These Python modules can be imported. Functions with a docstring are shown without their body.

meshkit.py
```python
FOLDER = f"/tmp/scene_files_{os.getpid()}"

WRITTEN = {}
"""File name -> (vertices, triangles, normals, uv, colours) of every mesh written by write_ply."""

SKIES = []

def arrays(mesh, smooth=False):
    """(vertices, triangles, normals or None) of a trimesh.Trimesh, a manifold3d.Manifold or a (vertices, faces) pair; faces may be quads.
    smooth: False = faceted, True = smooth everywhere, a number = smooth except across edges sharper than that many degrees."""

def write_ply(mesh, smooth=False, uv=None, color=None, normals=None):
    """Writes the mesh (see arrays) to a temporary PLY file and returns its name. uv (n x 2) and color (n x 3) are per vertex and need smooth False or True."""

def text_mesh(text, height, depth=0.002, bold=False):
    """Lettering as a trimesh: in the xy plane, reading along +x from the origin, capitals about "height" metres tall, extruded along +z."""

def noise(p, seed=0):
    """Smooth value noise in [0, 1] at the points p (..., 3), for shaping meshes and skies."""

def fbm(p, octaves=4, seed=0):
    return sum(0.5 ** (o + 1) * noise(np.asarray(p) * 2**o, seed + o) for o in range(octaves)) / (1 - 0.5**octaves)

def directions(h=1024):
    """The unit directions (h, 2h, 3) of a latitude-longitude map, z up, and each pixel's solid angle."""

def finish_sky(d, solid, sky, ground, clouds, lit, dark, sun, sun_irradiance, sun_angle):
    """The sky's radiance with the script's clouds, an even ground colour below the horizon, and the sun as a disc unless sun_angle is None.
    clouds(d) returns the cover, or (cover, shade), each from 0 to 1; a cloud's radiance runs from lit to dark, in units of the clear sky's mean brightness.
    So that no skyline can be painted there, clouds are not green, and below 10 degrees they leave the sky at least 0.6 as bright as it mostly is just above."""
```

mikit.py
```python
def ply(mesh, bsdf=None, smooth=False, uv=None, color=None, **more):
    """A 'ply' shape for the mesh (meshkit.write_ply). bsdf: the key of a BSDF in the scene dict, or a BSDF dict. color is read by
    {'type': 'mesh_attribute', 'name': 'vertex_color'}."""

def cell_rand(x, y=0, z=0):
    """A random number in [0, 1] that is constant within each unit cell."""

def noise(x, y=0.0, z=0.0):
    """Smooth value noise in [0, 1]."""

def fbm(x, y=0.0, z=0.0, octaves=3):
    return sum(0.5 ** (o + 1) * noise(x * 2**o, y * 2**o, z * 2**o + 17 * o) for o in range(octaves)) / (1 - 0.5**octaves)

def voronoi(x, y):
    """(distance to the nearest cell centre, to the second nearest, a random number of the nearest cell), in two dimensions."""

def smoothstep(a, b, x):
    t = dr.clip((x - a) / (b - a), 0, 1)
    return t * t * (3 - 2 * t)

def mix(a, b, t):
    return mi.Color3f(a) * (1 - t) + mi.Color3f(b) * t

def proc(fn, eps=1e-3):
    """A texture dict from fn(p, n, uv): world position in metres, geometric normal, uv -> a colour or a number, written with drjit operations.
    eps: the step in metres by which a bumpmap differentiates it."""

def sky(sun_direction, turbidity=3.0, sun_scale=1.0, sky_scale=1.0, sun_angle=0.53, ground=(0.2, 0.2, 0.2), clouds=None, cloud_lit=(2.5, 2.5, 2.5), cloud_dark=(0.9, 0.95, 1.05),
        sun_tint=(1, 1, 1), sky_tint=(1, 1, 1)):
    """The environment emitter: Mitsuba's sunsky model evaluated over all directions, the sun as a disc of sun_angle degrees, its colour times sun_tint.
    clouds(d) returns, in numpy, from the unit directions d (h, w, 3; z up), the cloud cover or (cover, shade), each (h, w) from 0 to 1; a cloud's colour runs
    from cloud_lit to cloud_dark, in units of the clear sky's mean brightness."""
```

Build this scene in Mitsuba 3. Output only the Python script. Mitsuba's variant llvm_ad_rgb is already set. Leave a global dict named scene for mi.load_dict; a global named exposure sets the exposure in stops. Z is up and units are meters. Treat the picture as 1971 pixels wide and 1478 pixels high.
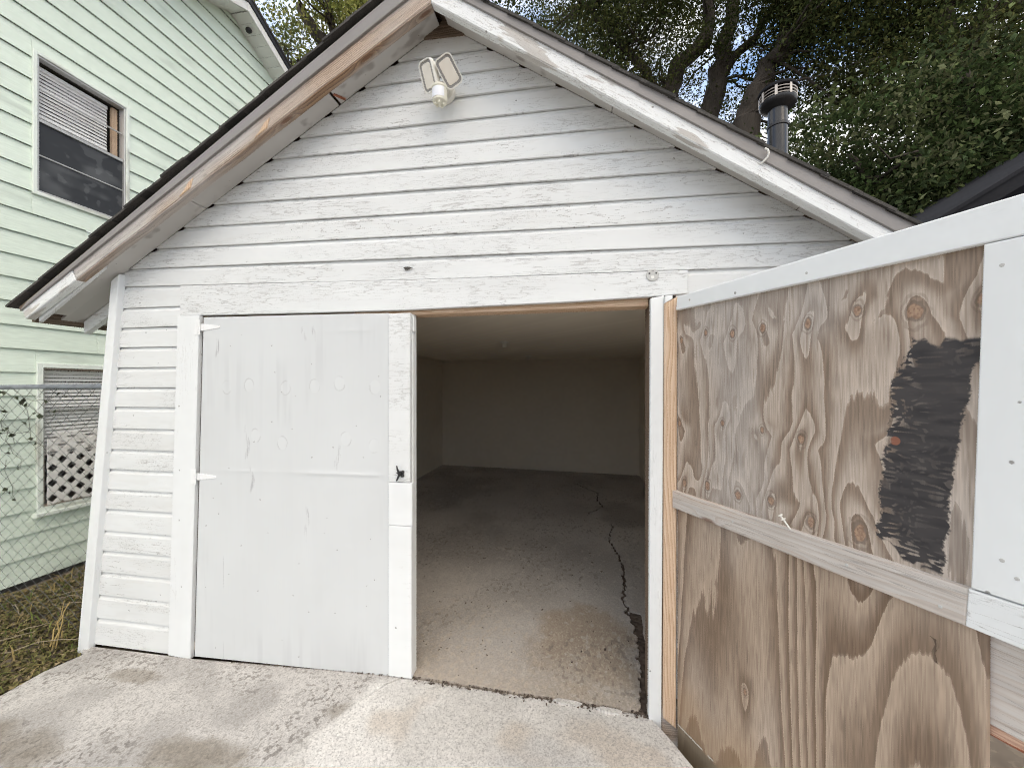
import math
import numpy as np, trimesh, mitsuba as mi, drjit as dr, mikit, meshkit
from mikit import noise, fbm, voronoi, smoothstep, mix, cell_rand
from shapely.geometry import Polygon, box as sbox, LineString, Point
from shapely import affinity
T = mi.ScalarTransform4f
PI = math.pi

# ------------------------------------------------------------------ camera, sky, exposure
A = math.radians(9.94)
scene = {'type': 'scene'}
labels = {}
scene['camera'] = {
    'type': 'perspective', 'fov': math.degrees(2 * math.atan(985.5 / 770)), 'fov_axis': 'x', 'near_clip': 0.02, 'far_clip': 3000.0,
    'principal_point_offset_y': -0.0041,
    'to_world': T().look_at(origin=[0, 0, 1.62], target=[-math.sin(A), math.cos(A), 1.62], up=[0, 0, 1])}


def clouds(d):
    q = d / np.maximum(d[..., 2:3], 0.08)
    n = meshkit.fbm(q * np.array([1.1, 1.1, 0]) + 3.7, 5, 3)
    cover = np.clip((n - 0.32) / 0.16, 0, 1)
    return cover, np.clip((n - 0.6) / 0.4, 0, 1) * 0.5


scene['sky'] = mikit.sky([0.36, -0.56, 0.76], turbidity=3, sun_scale=0.10, sun_angle=40, clouds=clouds, cloud_lit=(2.1, 2.1, 2.1), cloud_dark=(1.2, 1.22, 1.27), sky_tint=(1.05, 1.03, 1.01))
exposure = 3.27

# ------------------------------------------------------------------ helpers
RNG = np.random.default_rng(11)


def numbered(k):
    if k not in scene and k not in labels:
        return k
    i = 1
    while f'{k}_{i:03d}' in scene or f'{k}_{i:03d}' in labels:
        i += 1
    return f'{k}_{i:03d}'


def thing(name, label, cat, group=None):
    k = numbered(name)
    labels[k] = {'label': label, 'category': cat}
    if group:
        labels[k]['group'] = group
    return k


def put(name, shape, parent=None, label=None, kind=None, cat=None):
    k = numbered(f'{parent}__{name}' if parent else name)
    scene[k] = shape
    d = {}
    if label:
        d['label'] = label
    if kind:
        d['kind'] = kind
    if cat:
        d['category'] = cat
    if d:
        labels[k] = d
    return k


def V(*a):
    return np.array(a, float)


def unit(a):
    a = np.asarray(a, float)
    return a / np.linalg.norm(a)


class MB:
    """collects faces with their own vertices and uv in metres"""

    def __init__(self):
        self.v, self.f, self.uv, self.n = [], [], [], 0

    def add(self, v, f, uv):
        self.v.append(np.asarray(v, float)); self.uv.append(np.asarray(uv, float)); self.f.append(np.asarray(f, int) + self.n)
        self.n += len(v)

    def quad(self, a, b, c, d, ua, ub, uc, ud):
        self.add([a, b, c, d], [[0, 1, 2], [0, 2, 3]], [ua, ub, uc, ud])

    def shape(self, bsdf, **k):
        m = trimesh.Trimesh(np.vstack(self.v), np.vstack(self.f), process=False)
        return mikit.ply(m, bsdf, smooth=False, uv=np.vstack(self.uv), **k)


def uvoff():
    return RNG.uniform(-30, 30, 2)


def slab(poly, o, ex, ey, th, c=0.003, grain='x', off=None, mb=None, warp=None):
    """a polygon in the plane (ex, ey) through o, its front chamfered by c, its body th deep behind the front (ex x ey points to the front)"""
    mb = mb or MB()
    o, ex, ey = np.asarray(o, float), unit(ex), unit(ey)
    ez = np.cross(ex, ey)
    off = uvoff() if off is None else np.asarray(off)
    p = np.asarray(poly, float)
    x, y = p[:, 0], p[:, 1]
    if 0.5 * np.sum(x * np.roll(y, -1) - np.roll(x, -1) * y) < 0:
        p = p[::-1]
    n = len(p)
    e = np.roll(p, -1, 0) - p
    e /= np.maximum(np.linalg.norm(e, axis=1, keepdims=True), 1e-9)
    nin = np.stack([-e[:, 1], e[:, 0]], 1)
    b = nin + np.roll(nin, 1, 0)
    b /= np.maximum((b * nin).sum(1, keepdims=True), 0.35)
    inn = p + b * c

    def P3(q, d):
        w = o + q[:, :1] * ex + q[:, 1:2] * ey - d * ez
        return w + warp(q)[:, None] * ez if warp is not None else w

    def UV(q, d=0.0):
        if not isinstance(grain, str):
            gv = unit(grain)
            q = np.stack([q @ gv, q @ np.array([-gv[1], gv[0]])], 1)
        g = q + off
        return np.stack([g[:, 1], g[:, 0] + d], 1) if isinstance(grain, str) and grain == 'y' else g + [0, d]
    convex = all(np.cross(np.append(e[i], 0), np.append(e[(i + 1) % n], 0))[2] > -1e-6 for i in range(n))
    if convex:
        tri = np.array([[0, i, i + 1] for i in range(1, n - 1)])
        fv, bv, ft = inn, p, tri
    else:
        fv, ft = trimesh.creation.triangulate_polygon(Polygon(inn), engine='earcut')
        bv = None
        a = fv[ft]
        s = (a[:, 1, 0] - a[:, 0, 0]) * (a[:, 2, 1] - a[:, 0, 1]) - (a[:, 1, 1] - a[:, 0, 1]) * (a[:, 2, 0] - a[:, 0, 0])
        ft = np.where((s < 0)[:, None], ft[:, ::-1], ft)
    mb.add(P3(fv, 0), ft, UV(fv))
    mb.add(P3(p if bv is not None else fv, th), ft[:, ::-1], UV(p if bv is not None else fv, 0.3))
    for i in range(n):
        j = (i + 1) % n
        s = np.array([p[i], p[j]]); q = np.array([inn[i], inn[j]])
        if c > 0:
            a, d = P3(s, c), P3(q, 0)
            mb.quad(a[0], a[1], d[1], d[0], *UV(s), *UV(q)[::-1])
        a, d = P3(s, th), P3(s, c)
        mb.quad(a[0], a[1], d[1], d[0], *UV(s, th), *UV(s, c)[::-1])
    return mb


def rect(x0, x1, y0, y1):
    return [(x0, y0), (x1, y0), (x1, y1), (x0, y1)]


def bar(p0, p1, wdir, w, t, c=0.003, mb=None, off=None):
    """a chamfered board from p0 to p1, w wide along wdir and t thick, centred; grain runs along it"""
    p0, p1 = np.asarray(p0, float), np.asarray(p1, float)
    L = np.linalg.norm(p1 - p0)
    ex = (p1 - p0) / L
    ey = np.asarray(wdir, float)
    ey = unit(ey - ex * (ey @ ex))
    ez = np.cross(ex, ey)
    return slab(rect(0, L, -w / 2, w / 2), p0 + ez * t / 2, ex, ey, t, c, 'x', off, mb)


def tube(pts, rad, sides=8, mb=None, closed=False):
    pts = np.asarray(pts, float)
    rad = np.broadcast_to(np.asarray(rad, float), len(pts))
    t = np.gradient(pts, axis=0)
    t /= np.maximum(np.linalg.norm(t, axis=1, keepdims=True), 1e-9)
    ref = V(0.31, 0.2, 0.93) if abs(t[0] @ unit([0.31, 0.2, 0.93])) < 0.9 else V(1, 0, 0)
    rings = []
    for i in range(len(pts)):
        a = unit(np.cross(t[i], ref)); b = np.cross(t[i], a)
        ang = np.arange(sides) / sides * 2 * PI
        rings.append(pts[i] + rad[i] * (np.cos(ang)[:, None] * a + np.sin(ang)[:, None] * b))
    v = np.vstack(rings + [pts[:1], pts[-1:]])
    f = []
    for i in range(len(pts) - 1):
        for j in range(sides):
            a, b = i * sides + j, i * sides + (j + 1) % sides
            f += [[a, b, b + sides], [a, b + sides, a + sides]]
    e = len(pts) * sides
    for j in range(sides):
        f += [[e, (j + 1) % sides, j], [e + 1, e - sides + j, e - sides + (j + 1) % sides]]
    return trimesh.Trimesh(v, f, process=False)


def lathe(profile, n=32):
    return trimesh.creation.revolve(np.asarray(profile, float), sections=n)


def orient(m, pos, z=(0, 0, 1), x=(1, 0, 0), wide=1.0):
    z = unit(z); x = np.asarray(x, float); x = unit(x - z * (x @ z)); y = np.cross(z, x)
    M = np.eye(4); M[:3, 0], M[:3, 1], M[:3, 2], M[:3, 3] = x, y, z, pos
    m = m.copy(); m.vertices[:, :2] *= wide; m.apply_transform(M)
    return m


def cat(ms):
    return trimesh.util.concatenate(ms)


# ------------------------------------------------------------------ materials
def rgb(*c):
    return {'type': 'rgb', 'value': list(c)}


def mat(key, color, rough=0.6, bump=None, eps=1e-3, **k):
    b = {'type': 'principled', 'base_color': mikit.proc(color) if callable(color) else rgb(*color), 'roughness': mikit.proc(rough) if callable(rough) else rough, 'specular': k.pop('specular', 0.4), **k}
    if bump:
        b = {'type': 'bumpmap', 'arbitrary': mikit.proc(bump, eps), 'scale': 1.0, 'bsdf': b}
    scene[key] = {'type': 'twosided', 'bsdf': b}


def paint_cracks(u, v):
    n = fbm(u * 7.0, v * 85.0, 2.0)
    patch = smoothstep(0.42, 0.68, fbm(u * 1.6, v * 4.0, 9.0))
    fine = fbm(u * 16.0, v * 210.0, 5.0)
    c = smoothstep(0.024, 0.003, dr.abs(n - 0.5)) * patch + 0.8 * smoothstep(0.035, 0.006, dr.abs(fine - 0.52)) * smoothstep(0.5, 0.72, noise(u * 3.0, v * 14.0, 4.0))
    return dr.clip(c, 0, 1)


def specks(u, v, f, thr):
    d, _, r = voronoi(u * f, v * f)
    return smoothstep(0.042, 0.02, d + 0.03 * (noise(u * f * 9.0, v * f * 9.0) - 0.5)) * dr.select(r > thr, 1.0, 0.0)


def siding_color(p, n, uv):
    u, v = uv.x, uv.y
    c = mix((0.66, 0.678, 0.68), (0.575, 0.587, 0.583), fbm(u * 1.2, v * 6.0, 1.0))
    grime = smoothstep(0.52, 0.8, fbm(u * 0.9 + 4.0, v * 9.0, 7.0)) * 0.35 + 0.25 * smoothstep(0.55, 0.8, noise(u * 12.0, v * 60.0, 3.0))
    c = mix(c, (0.5, 0.485, 0.46), grime * 0.4)
    c = mix(c, (0.19, 0.175, 0.16), paint_cracks(u, v) * 0.62)
    return mix(c, (0.12, 0.11, 0.10), specks(u, v, 9.0, 0.86) * 0.8)


def siding_bump(p, n, uv):
    u, v = uv.x, uv.y
    return 0.0011 * fbm(u * 5.0, v * 70.0, 2.0) + 0.0005 * noise(u * 22.0, v * 260.0, 8.0) - 0.0009 * paint_cracks(u, v)


mat('paint_siding', siding_color, 0.62, siding_bump, 8e-4)


def crackle(u, v):
    w = v + 0.012 * noise(u * 5.0, v * 20.0, 2.0)
    a = smoothstep(0.05, 0.012, dr.abs(fbm(u * 9.0, w * 95.0, 3.0) - 0.5)) * smoothstep(0.30, 0.60, fbm(u * 2.6, v * 8.0, 5.0))
    b = smoothstep(0.06, 0.015, dr.abs(noise(u * 22.0 + 3.0 * noise(v * 40.0), w * 150.0, 7.0) - 0.5)) * smoothstep(0.45, 0.7, noise(u * 4.0, v * 16.0, 6.0))
    return dr.clip(a + 0.7 * b, 0, 1)


mat('paint_crackled', lambda p, n, uv: mix(mix((0.65, 0.667, 0.668), (0.585, 0.597, 0.595), fbm(uv.x * 1.4, uv.y * 7.0, 3.0)), (0.24, 0.23, 0.215), dr.clip(crackle(uv.x, uv.y) * 0.42 + specks(uv.x, uv.y, 10.0, 0.8) * 0.6, 0, 1)), 0.62,
    lambda p, n, uv: 0.0016 * fbm(uv.x * 9.0, uv.y * 95.0, 3.0) - 0.001 * crackle(uv.x, uv.y), 8e-4)


def trim_color(p, n, uv):
    u, v = uv.x, uv.y
    c = mix((0.68, 0.70, 0.705), (0.625, 0.64, 0.64), fbm(u * 1.5, v * 9.0, 3.0))
    crack = smoothstep(0.02, 0.004, dr.abs(fbm(u * 4.0, v * 60.0, 6.0) - 0.5)) * smoothstep(0.55, 0.75, noise(u * 2.2, v * 6.0, 2.0))
    c = mix(c, (0.45, 0.44, 0.43), crack * 0.3)
    return mix(c, (0.16, 0.15, 0.14), specks(u, v, 7.0, 0.83) * 0.8)


mat('paint_trim', trim_color, 0.5, lambda p, n, uv: 0.0005 * fbm(uv.x * 7.0, uv.y * 110.0, 1.0) + 0.0004 * noise(uv.x * 30.0, uv.y * 40.0, 1.0))


def rough_trim_color(p, n, uv):
    u, v = uv.x, uv.y
    peel = smoothstep(0.72, 0.78, fbm(u * 3.0, v * 26.0, 3.0) + 0.12 * noise(u * 20.0, v * 90.0, 2.0))
    c = trim_color(p, n, uv)
    c = mix(c, (0.24, 0.215, 0.19), paint_cracks(u + 3.0, v) * 0.6)
    return mix(c, mix((0.34, 0.29, 0.24), (0.22, 0.18, 0.14), noise(u * 6.0, v * 90.0)), peel * 0.55)


mat('paint_peeling', rough_trim_color, 0.65, siding_bump)

DOOR_KNOTS = [(-2.12, 1.62), (-1.965, 1.63), (-1.72, 1.615), (-1.53, 1.625), (-1.37, 1.64), (-1.15, 1.62), (-1.92, 1.33), (-1.74, 1.29), (-1.33, 1.325), (-1.155, 1.29)]


def door_paint(p, n, uv):
    x, z = p.x, p.z
    c = mix((0.575, 0.594, 0.598), (0.51, 0.525, 0.528), fbm(x * 2.2, z * 1.6, 3.0))
    st = fbm(x * 26.0, z * 1.7, 1.0)
    low = smoothstep(0.42, 0.72, fbm(x * 3.0 + 5.0, z * 2.6, 6.0))
    c = mix(c, (0.40, 0.41, 0.42), smoothstep(0.45, 0.78, st) * (0.03 + 0.27 * low))
    c = mix(c, (0.43, 0.435, 0.44), smoothstep(0.45, 0.7, fbm(x * 1.4 + 2.0, z * 1.1, 4.0)) * 0.6)
    fine = smoothstep(0.57, 0.72, noise(x * 160.0, z * 7.0, 2.0))
    c = mix(c, (0.52, 0.53, 0.54), fine * 0.10)
    ring = mi.Float(0)
    for kx, kz in DOOR_KNOTS:
        d = dr.sqrt(dr.square((x - kx) / 0.034) + dr.square((z - kz) / 0.043)) + 0.12 * noise(x * 60.0, z * 60.0)
        ring = dr.maximum(ring, smoothstep(0.13, 0.03, dr.abs(d - 1.0)) * smoothstep(0.35, 0.75, noise(x * 26.0, z * 26.0, 5.0)))
    c = mix(c, (0.34, 0.34, 0.34), ring * 0.45)
    for kx, kz in DOOR_KNOTS:
        c = mix(c, (0.63, 0.648, 0.648), smoothstep(1.0, 0.7, dr.square((x - kx) / 0.034) + dr.square((z - kz) / 0.043)) * 0.17 * smoothstep(0.2, 0.6, noise(x * 9.0, z * 7.0, 3.0)))
    for kx, kz, ln in ((-2.19, 1.86, 0.07), (-1.60, 1.93, 0.05), (-1.53, 1.93, 0.06), (-1.98, 1.26, 0.16), (-1.38, 1.22, 0.09), (-1.95, 1.06, 0.10), (-1.58, 0.83, 0.12)):
        q = dr.square((x - kx - 0.012 * dr.sin(z * 31.0)) / 0.016) + dr.square((z - kz) / ln)
        c = mix(c, (0.28, 0.28, 0.29), smoothstep(1.0, 0.0, q) * smoothstep(0.42, 0.70, fbm(x * 210.0, z * 12.0, 2.0)) * 0.6)
    seam = smoothstep(0.004, 0.001, dr.abs(x + 2.14 + 0.004 * noise(z * 5.0))) * smoothstep(0.45, 0.6, noise(z * 4.0, 3.0)) * smoothstep(1.3, 1.1, z)
    c = mix(c, (0.42, 0.43, 0.44), seam * 0.7)
    return mix(c, (0.15, 0.14, 0.13), specks(x, z, 11.0, 0.86) * 0.8)


def door_bump(p, n, uv):
    x, z = p.x, p.z
    h = 0.0004 * fbm(x * 70.0, z * 4.0, 2.0)
    for z0, k in ((1.94, 0.0016), (1.12, 0.0036), (0.70, 0.0014), (0.47, 0.0018)):
        h += k * dr.exp(-dr.square((z - z0 - 0.01 * (x + 1.6)) / 0.012)) * smoothstep(0.2, 0.5, noise(x * 3.0, z0))
    for kx, kz in DOOR_KNOTS:
        h += 0.0012 * smoothstep(1.2, 0.8, dr.square((x - kx) / 0.034) + dr.square((z - kz) / 0.043))
    return h


mat('paint_door', door_paint, 0.48, door_bump, 2e-3)


def wood(key, dark, mid, light, ringf=55.0, knots=0.8, weather=0.0, rough=0.75):
    def col(p, n, uv):
        u, v = uv.x, uv.y
        kd, _, kr = voronoi(u * 2.6, v * 9.0)
        has = dr.select(kr > knots, 1.0, 0.0)
        r = v * ringf + 5.0 * noise(u * 0.9, v * 9.0, 2.0) + 1.2 * noise(u * 5.0, v * 30.0, 4.0) + has * 2.4 * dr.exp(-dr.square(kd / 0.2))
        t = r - dr.floor(r)
        c = mix(light, mid, smoothstep(0.1, 0.8, t))
        c = mix(c, dark, smoothstep(0.72, 0.95, t) * 0.55)
        c = mix(c, dark, smoothstep(0.55, 0.8, noise(u * 14.0, v * 320.0, 3.0)) * 0.35)
        if weather:
            g = smoothstep(0.22, 0.52, fbm(u * 1.3, v * 6.0, 8.0))
            c = mix(c, mix((0.47, 0.45, 0.43), (0.33, 0.31, 0.295), noise(u * 9.0, v * 150.0, 5.0)), g * weather)
            c = mix(c, (0.09, 0.08, 0.07), smoothstep(0.02, 0.006, dr.abs(fbm(u * 2.5, v * 80.0, 3.0) - 0.5)) * 0.5 * weather)
        return mix(c, (0.13, 0.06, 0.03), has * smoothstep(0.14, 0.05, kd) * 0.8)
    mat(key, col, rough, lambda p, n, uv: 0.0006 * fbm(uv.x * 6.0, uv.y * 160.0, 2.0))


wood('fresh_wood', (0.36, 0.21, 0.115), (0.50, 0.355, 0.24), (0.58, 0.445, 0.325), 75.0, 0.86)
wood('rail_wood', (0.38, 0.26, 0.17), (0.50, 0.43, 0.37), (0.53, 0.49, 0.45), 50.0, 0.9, 0.6)
wood('rake_wood', (0.16, 0.10, 0.065), (0.32, 0.235, 0.175), (0.43, 0.345, 0.275), 70.0, 0.85, 0.95)
wood('edge_wood', (0.08, 0.045, 0.025), (0.20, 0.12, 0.07), (0.30, 0.19, 0.115), 60.0, 0.7, 0.7)
wood('red_wood', (0.16, 0.04, 0.02), (0.33, 0.13, 0.07), (0.45, 0.3, 0.22), 25.0, 2.0)
wood('dark_wood', (0.05, 0.035, 0.025), (0.12, 0.085, 0.06), (0.17, 0.125, 0.09), 60.0, 2.0)

# the open door's plywood: along s from the hinge, up z
HX, HY, HA = 0.455, 2.05, math.radians(60)
HD, HN = V(math.cos(HA), -math.sin(HA), 0), V(-math.sin(HA), -math.cos(HA), 0)
KN = [(0.028, 1.844, .8), (0.172, 1.863, .8), (0.311, 1.841, 1), (0.444, 1.844, 1), (0.61, 1.837, 1), (0.757, 1.856, 1), (0.895, 1.827, 1.5), (1.024, 1.834, 1), (0.26, 1.468, .8), (0.442, 1.458, .7), (0.588, 1.44, 1),
      (0.85, 1.467, .7), (0.015, 1.445, .8), (0.045, 1.164, 1), (0.183, 1.184, 1.1), (0.336, 1.183, 1.1), (0.478, 1.198, 1.1), (0.619, 1.161, 1.1), (0.763, 1.175, 1.6), (0.369, 0.407, .7)]


def plywood(p, n, uv):
    s = (p.x - HX) * HD[0] + (p.y - HY) * HD[1]
    z = p.z
    up = smoothstep(1.05, 1.06, z)
    jag = 0.08 * (noise(s * 80.0, z * 7.0, 1.0) - 0.5) + 0.07 * (noise(s * 230.0, z * 22.0, 2.0) - 0.5)
    wv = s + 0.05 * (noise(s * 3.0, z * 1.1, 8.0) - 0.5)
    r = mix1(7.0 * noise(wv * 2.1 + 11.3, z * 0.13 + 0.3, 7.0) + 5.0 * noise(wv * 4.6 + 1.7, z * 0.22, 3.0) + 0.9 * noise(wv * 11.0, z * 0.6, 4.0) + 1.1 * dr.sin(z * 1.7 + 0.6), 3.6 * noise(wv * 3.6 + 3.0, z * 0.95 + 2.0, 5.0) + 1.9 * noise(wv * 8.0, z * 1.6, 6.0), up)
    core, rim = mi.Float(0), mi.Float(0)
    for i, (ks, kz, kr) in enumerate(KN):
        ds, dz = s - ks, z - kz
        g = 1.15 if i % 3 else -1.0
        r += g * kr / (1.0 + dr.square(ds / (0.024 * kr)) + dr.square(dz / dr.select(dz > 0, 0.05 * kr, 0.13 * kr)))
        r += (0.65 if kz > 1 else 0.0) * dr.clip(ds * dz / (0.0014 * kr * kr), -1.2, 1.2) * dr.exp(-dr.square(ds / (0.055 * kr)) - dr.square(dz / (0.085 * kr)))
        d = dr.sqrt(dr.square(ds / (0.0105 * kr)) + dr.square(dz / (0.0165 * kr))) + 0.5 * (noise(s * 90.0, z * 70.0, 1.0 * i) - 0.5)
        core = dr.maximum(core, smoothstep(1.1, 0.8, d))
        rim = dr.maximum(rim, smoothstep(0.35, 0.1, dr.abs(d - 1.1)) + 0.5 * smoothstep(0.3, 0.1, dr.abs(d - 1.9)))
    r = r * 1.35 + jag
    t = r - dr.floor(r)
    light, dark = mi.Color3f(0.45, 0.38, 0.32), mi.Color3f(0.20, 0.145, 0.106)
    light = mix(mi.Color3f(0.405, 0.315, 0.24), light, up)
    dark = mix(mi.Color3f(0.165, 0.112, 0.076), dark, up)
    c = mix(light, dark, 0.18 * smoothstep(0.0, 0.15, t) + 0.70 * smoothstep(0.2, 0.9, t) - 0.35 * smoothstep(0.955, 1.0, t) + 0.16 * noise(dr.floor(r) * 7.3))
    c = mix(c, (0.40, 0.375, 0.355), smoothstep(0.4, 0.75, fbm(s * 3.2, z * 1.6, 9.0)) * 0.5 * (0.45 + 0.55 * up))
    fib = noise(s * 380.0, z * 22.0, 4.0)
    c = c * (0.80 + 0.38 * fib) * (0.97 + 0.06 * noise(s * 110.0, z * 9.0, 2.0))
    c = mix(c, (0.13, 0.095, 0.07), smoothstep(0.76, 0.9, noise(s * 170.0, z * 9.0, 11.0)) * 0.35)
    ringk = noise(s * 260.0, z * 200.0, 3.0)
    c = mix(c, mix((0.36, 0.235, 0.155), (0.17, 0.095, 0.06), ringk), core * 0.85)
    c = mix(c, (0.115, 0.08, 0.06), dr.clip(rim, 0, 1) * 0.6)
    # damp tide mark at the foot
    c = mix(c, (0.30, 0.19, 0.10), smoothstep(0.22, 0.0, z - 0.10 * noise(s * 9.0)) * 0.45)
    c = mix(c, (0.16, 0.14, 0.10), smoothstep(-0.005, -0.02, z) * 0.6)
    c = mix(c, (0.62, 0.60, 0.57), smoothstep(0.004, 0.0015, dr.abs(z + 0.012 - 0.03 * s)) * smoothstep(0.3, 0.5, noise(s * 30.0)) * 0.8)
    # brushed black paint patch
    rag = 0.014 * (noise(z * 24.0, 2.0) - 0.5) + 0.012 * (fbm(z * 70.0, s * 60.0) - 0.5) + 0.010 * (noise(z * 300.0, s * 260.0) - 0.5)
    sl = 0.803 + 0.085 * (z - 1.14) + rag + 0.03 * smoothstep(1.6, 1.75, z)
    sr = 0.962 + 0.09 * (z - 1.14) + 0.7 * rag - 0.012 * smoothstep(1.70, 1.66, z) + 0.012 * smoothstep(1.55, 1.60, z)
    zl = 1.124 + 0.02 * (noise(s * 60.0) - 0.5) + 0.06 * smoothstep(0.9, 0.8, s)
    zu = 1.752 - 0.09 * (s - 0.85) + 0.03 * (noise(s * 70.0) - 0.5)
    ins = smoothstep(-0.003, 0.004, s - sl) * smoothstep(-0.003, 0.004, sr - s) * smoothstep(-0.004, 0.006, z - zl) * smoothstep(-0.004, 0.006, zu - z)
    gap = smoothstep(0.55, 0.8, noise(s * 75.0 + 5.0 * noise(z * 30.0, s * 20.0), z * 170.0, 6.0)) * (0.25 + 0.75 * smoothstep(0.5, 0.7, noise(s * 6.0, z * 9.0, 2.0)))
    edge = smoothstep(0.05, 0.0, s - sl) + smoothstep(0.06, 0.0, z - zl - 0.02) + smoothstep(0.07, 0.0, zu - z)
    gap = dr.clip(gap * (0.16 + 0.75 * edge), 0, 1)
    black = mix((0.026, 0.024, 0.026), (0.050, 0.045, 0.045), noise(s * 22.0, z * 70.0, 3.0))
    return mix(c, mix(black, (0.21, 0.085, 0.055), smoothstep(0.0135, 0.011, dr.sqrt(dr.square(s - 0.85) + dr.square(z - 1.467)))), ins * (1.0 - gap * 0.85))


def mix1(a, b, t):
    return a * (1 - t) + b * t


mat('plywood', plywood, 0.72, lambda p, n, uv: 0.0005 * fbm(((p.x - HX) * HD[0] + (p.y - HY) * HD[1]) * 120.0, p.z * 5.0, 2.0))


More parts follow.
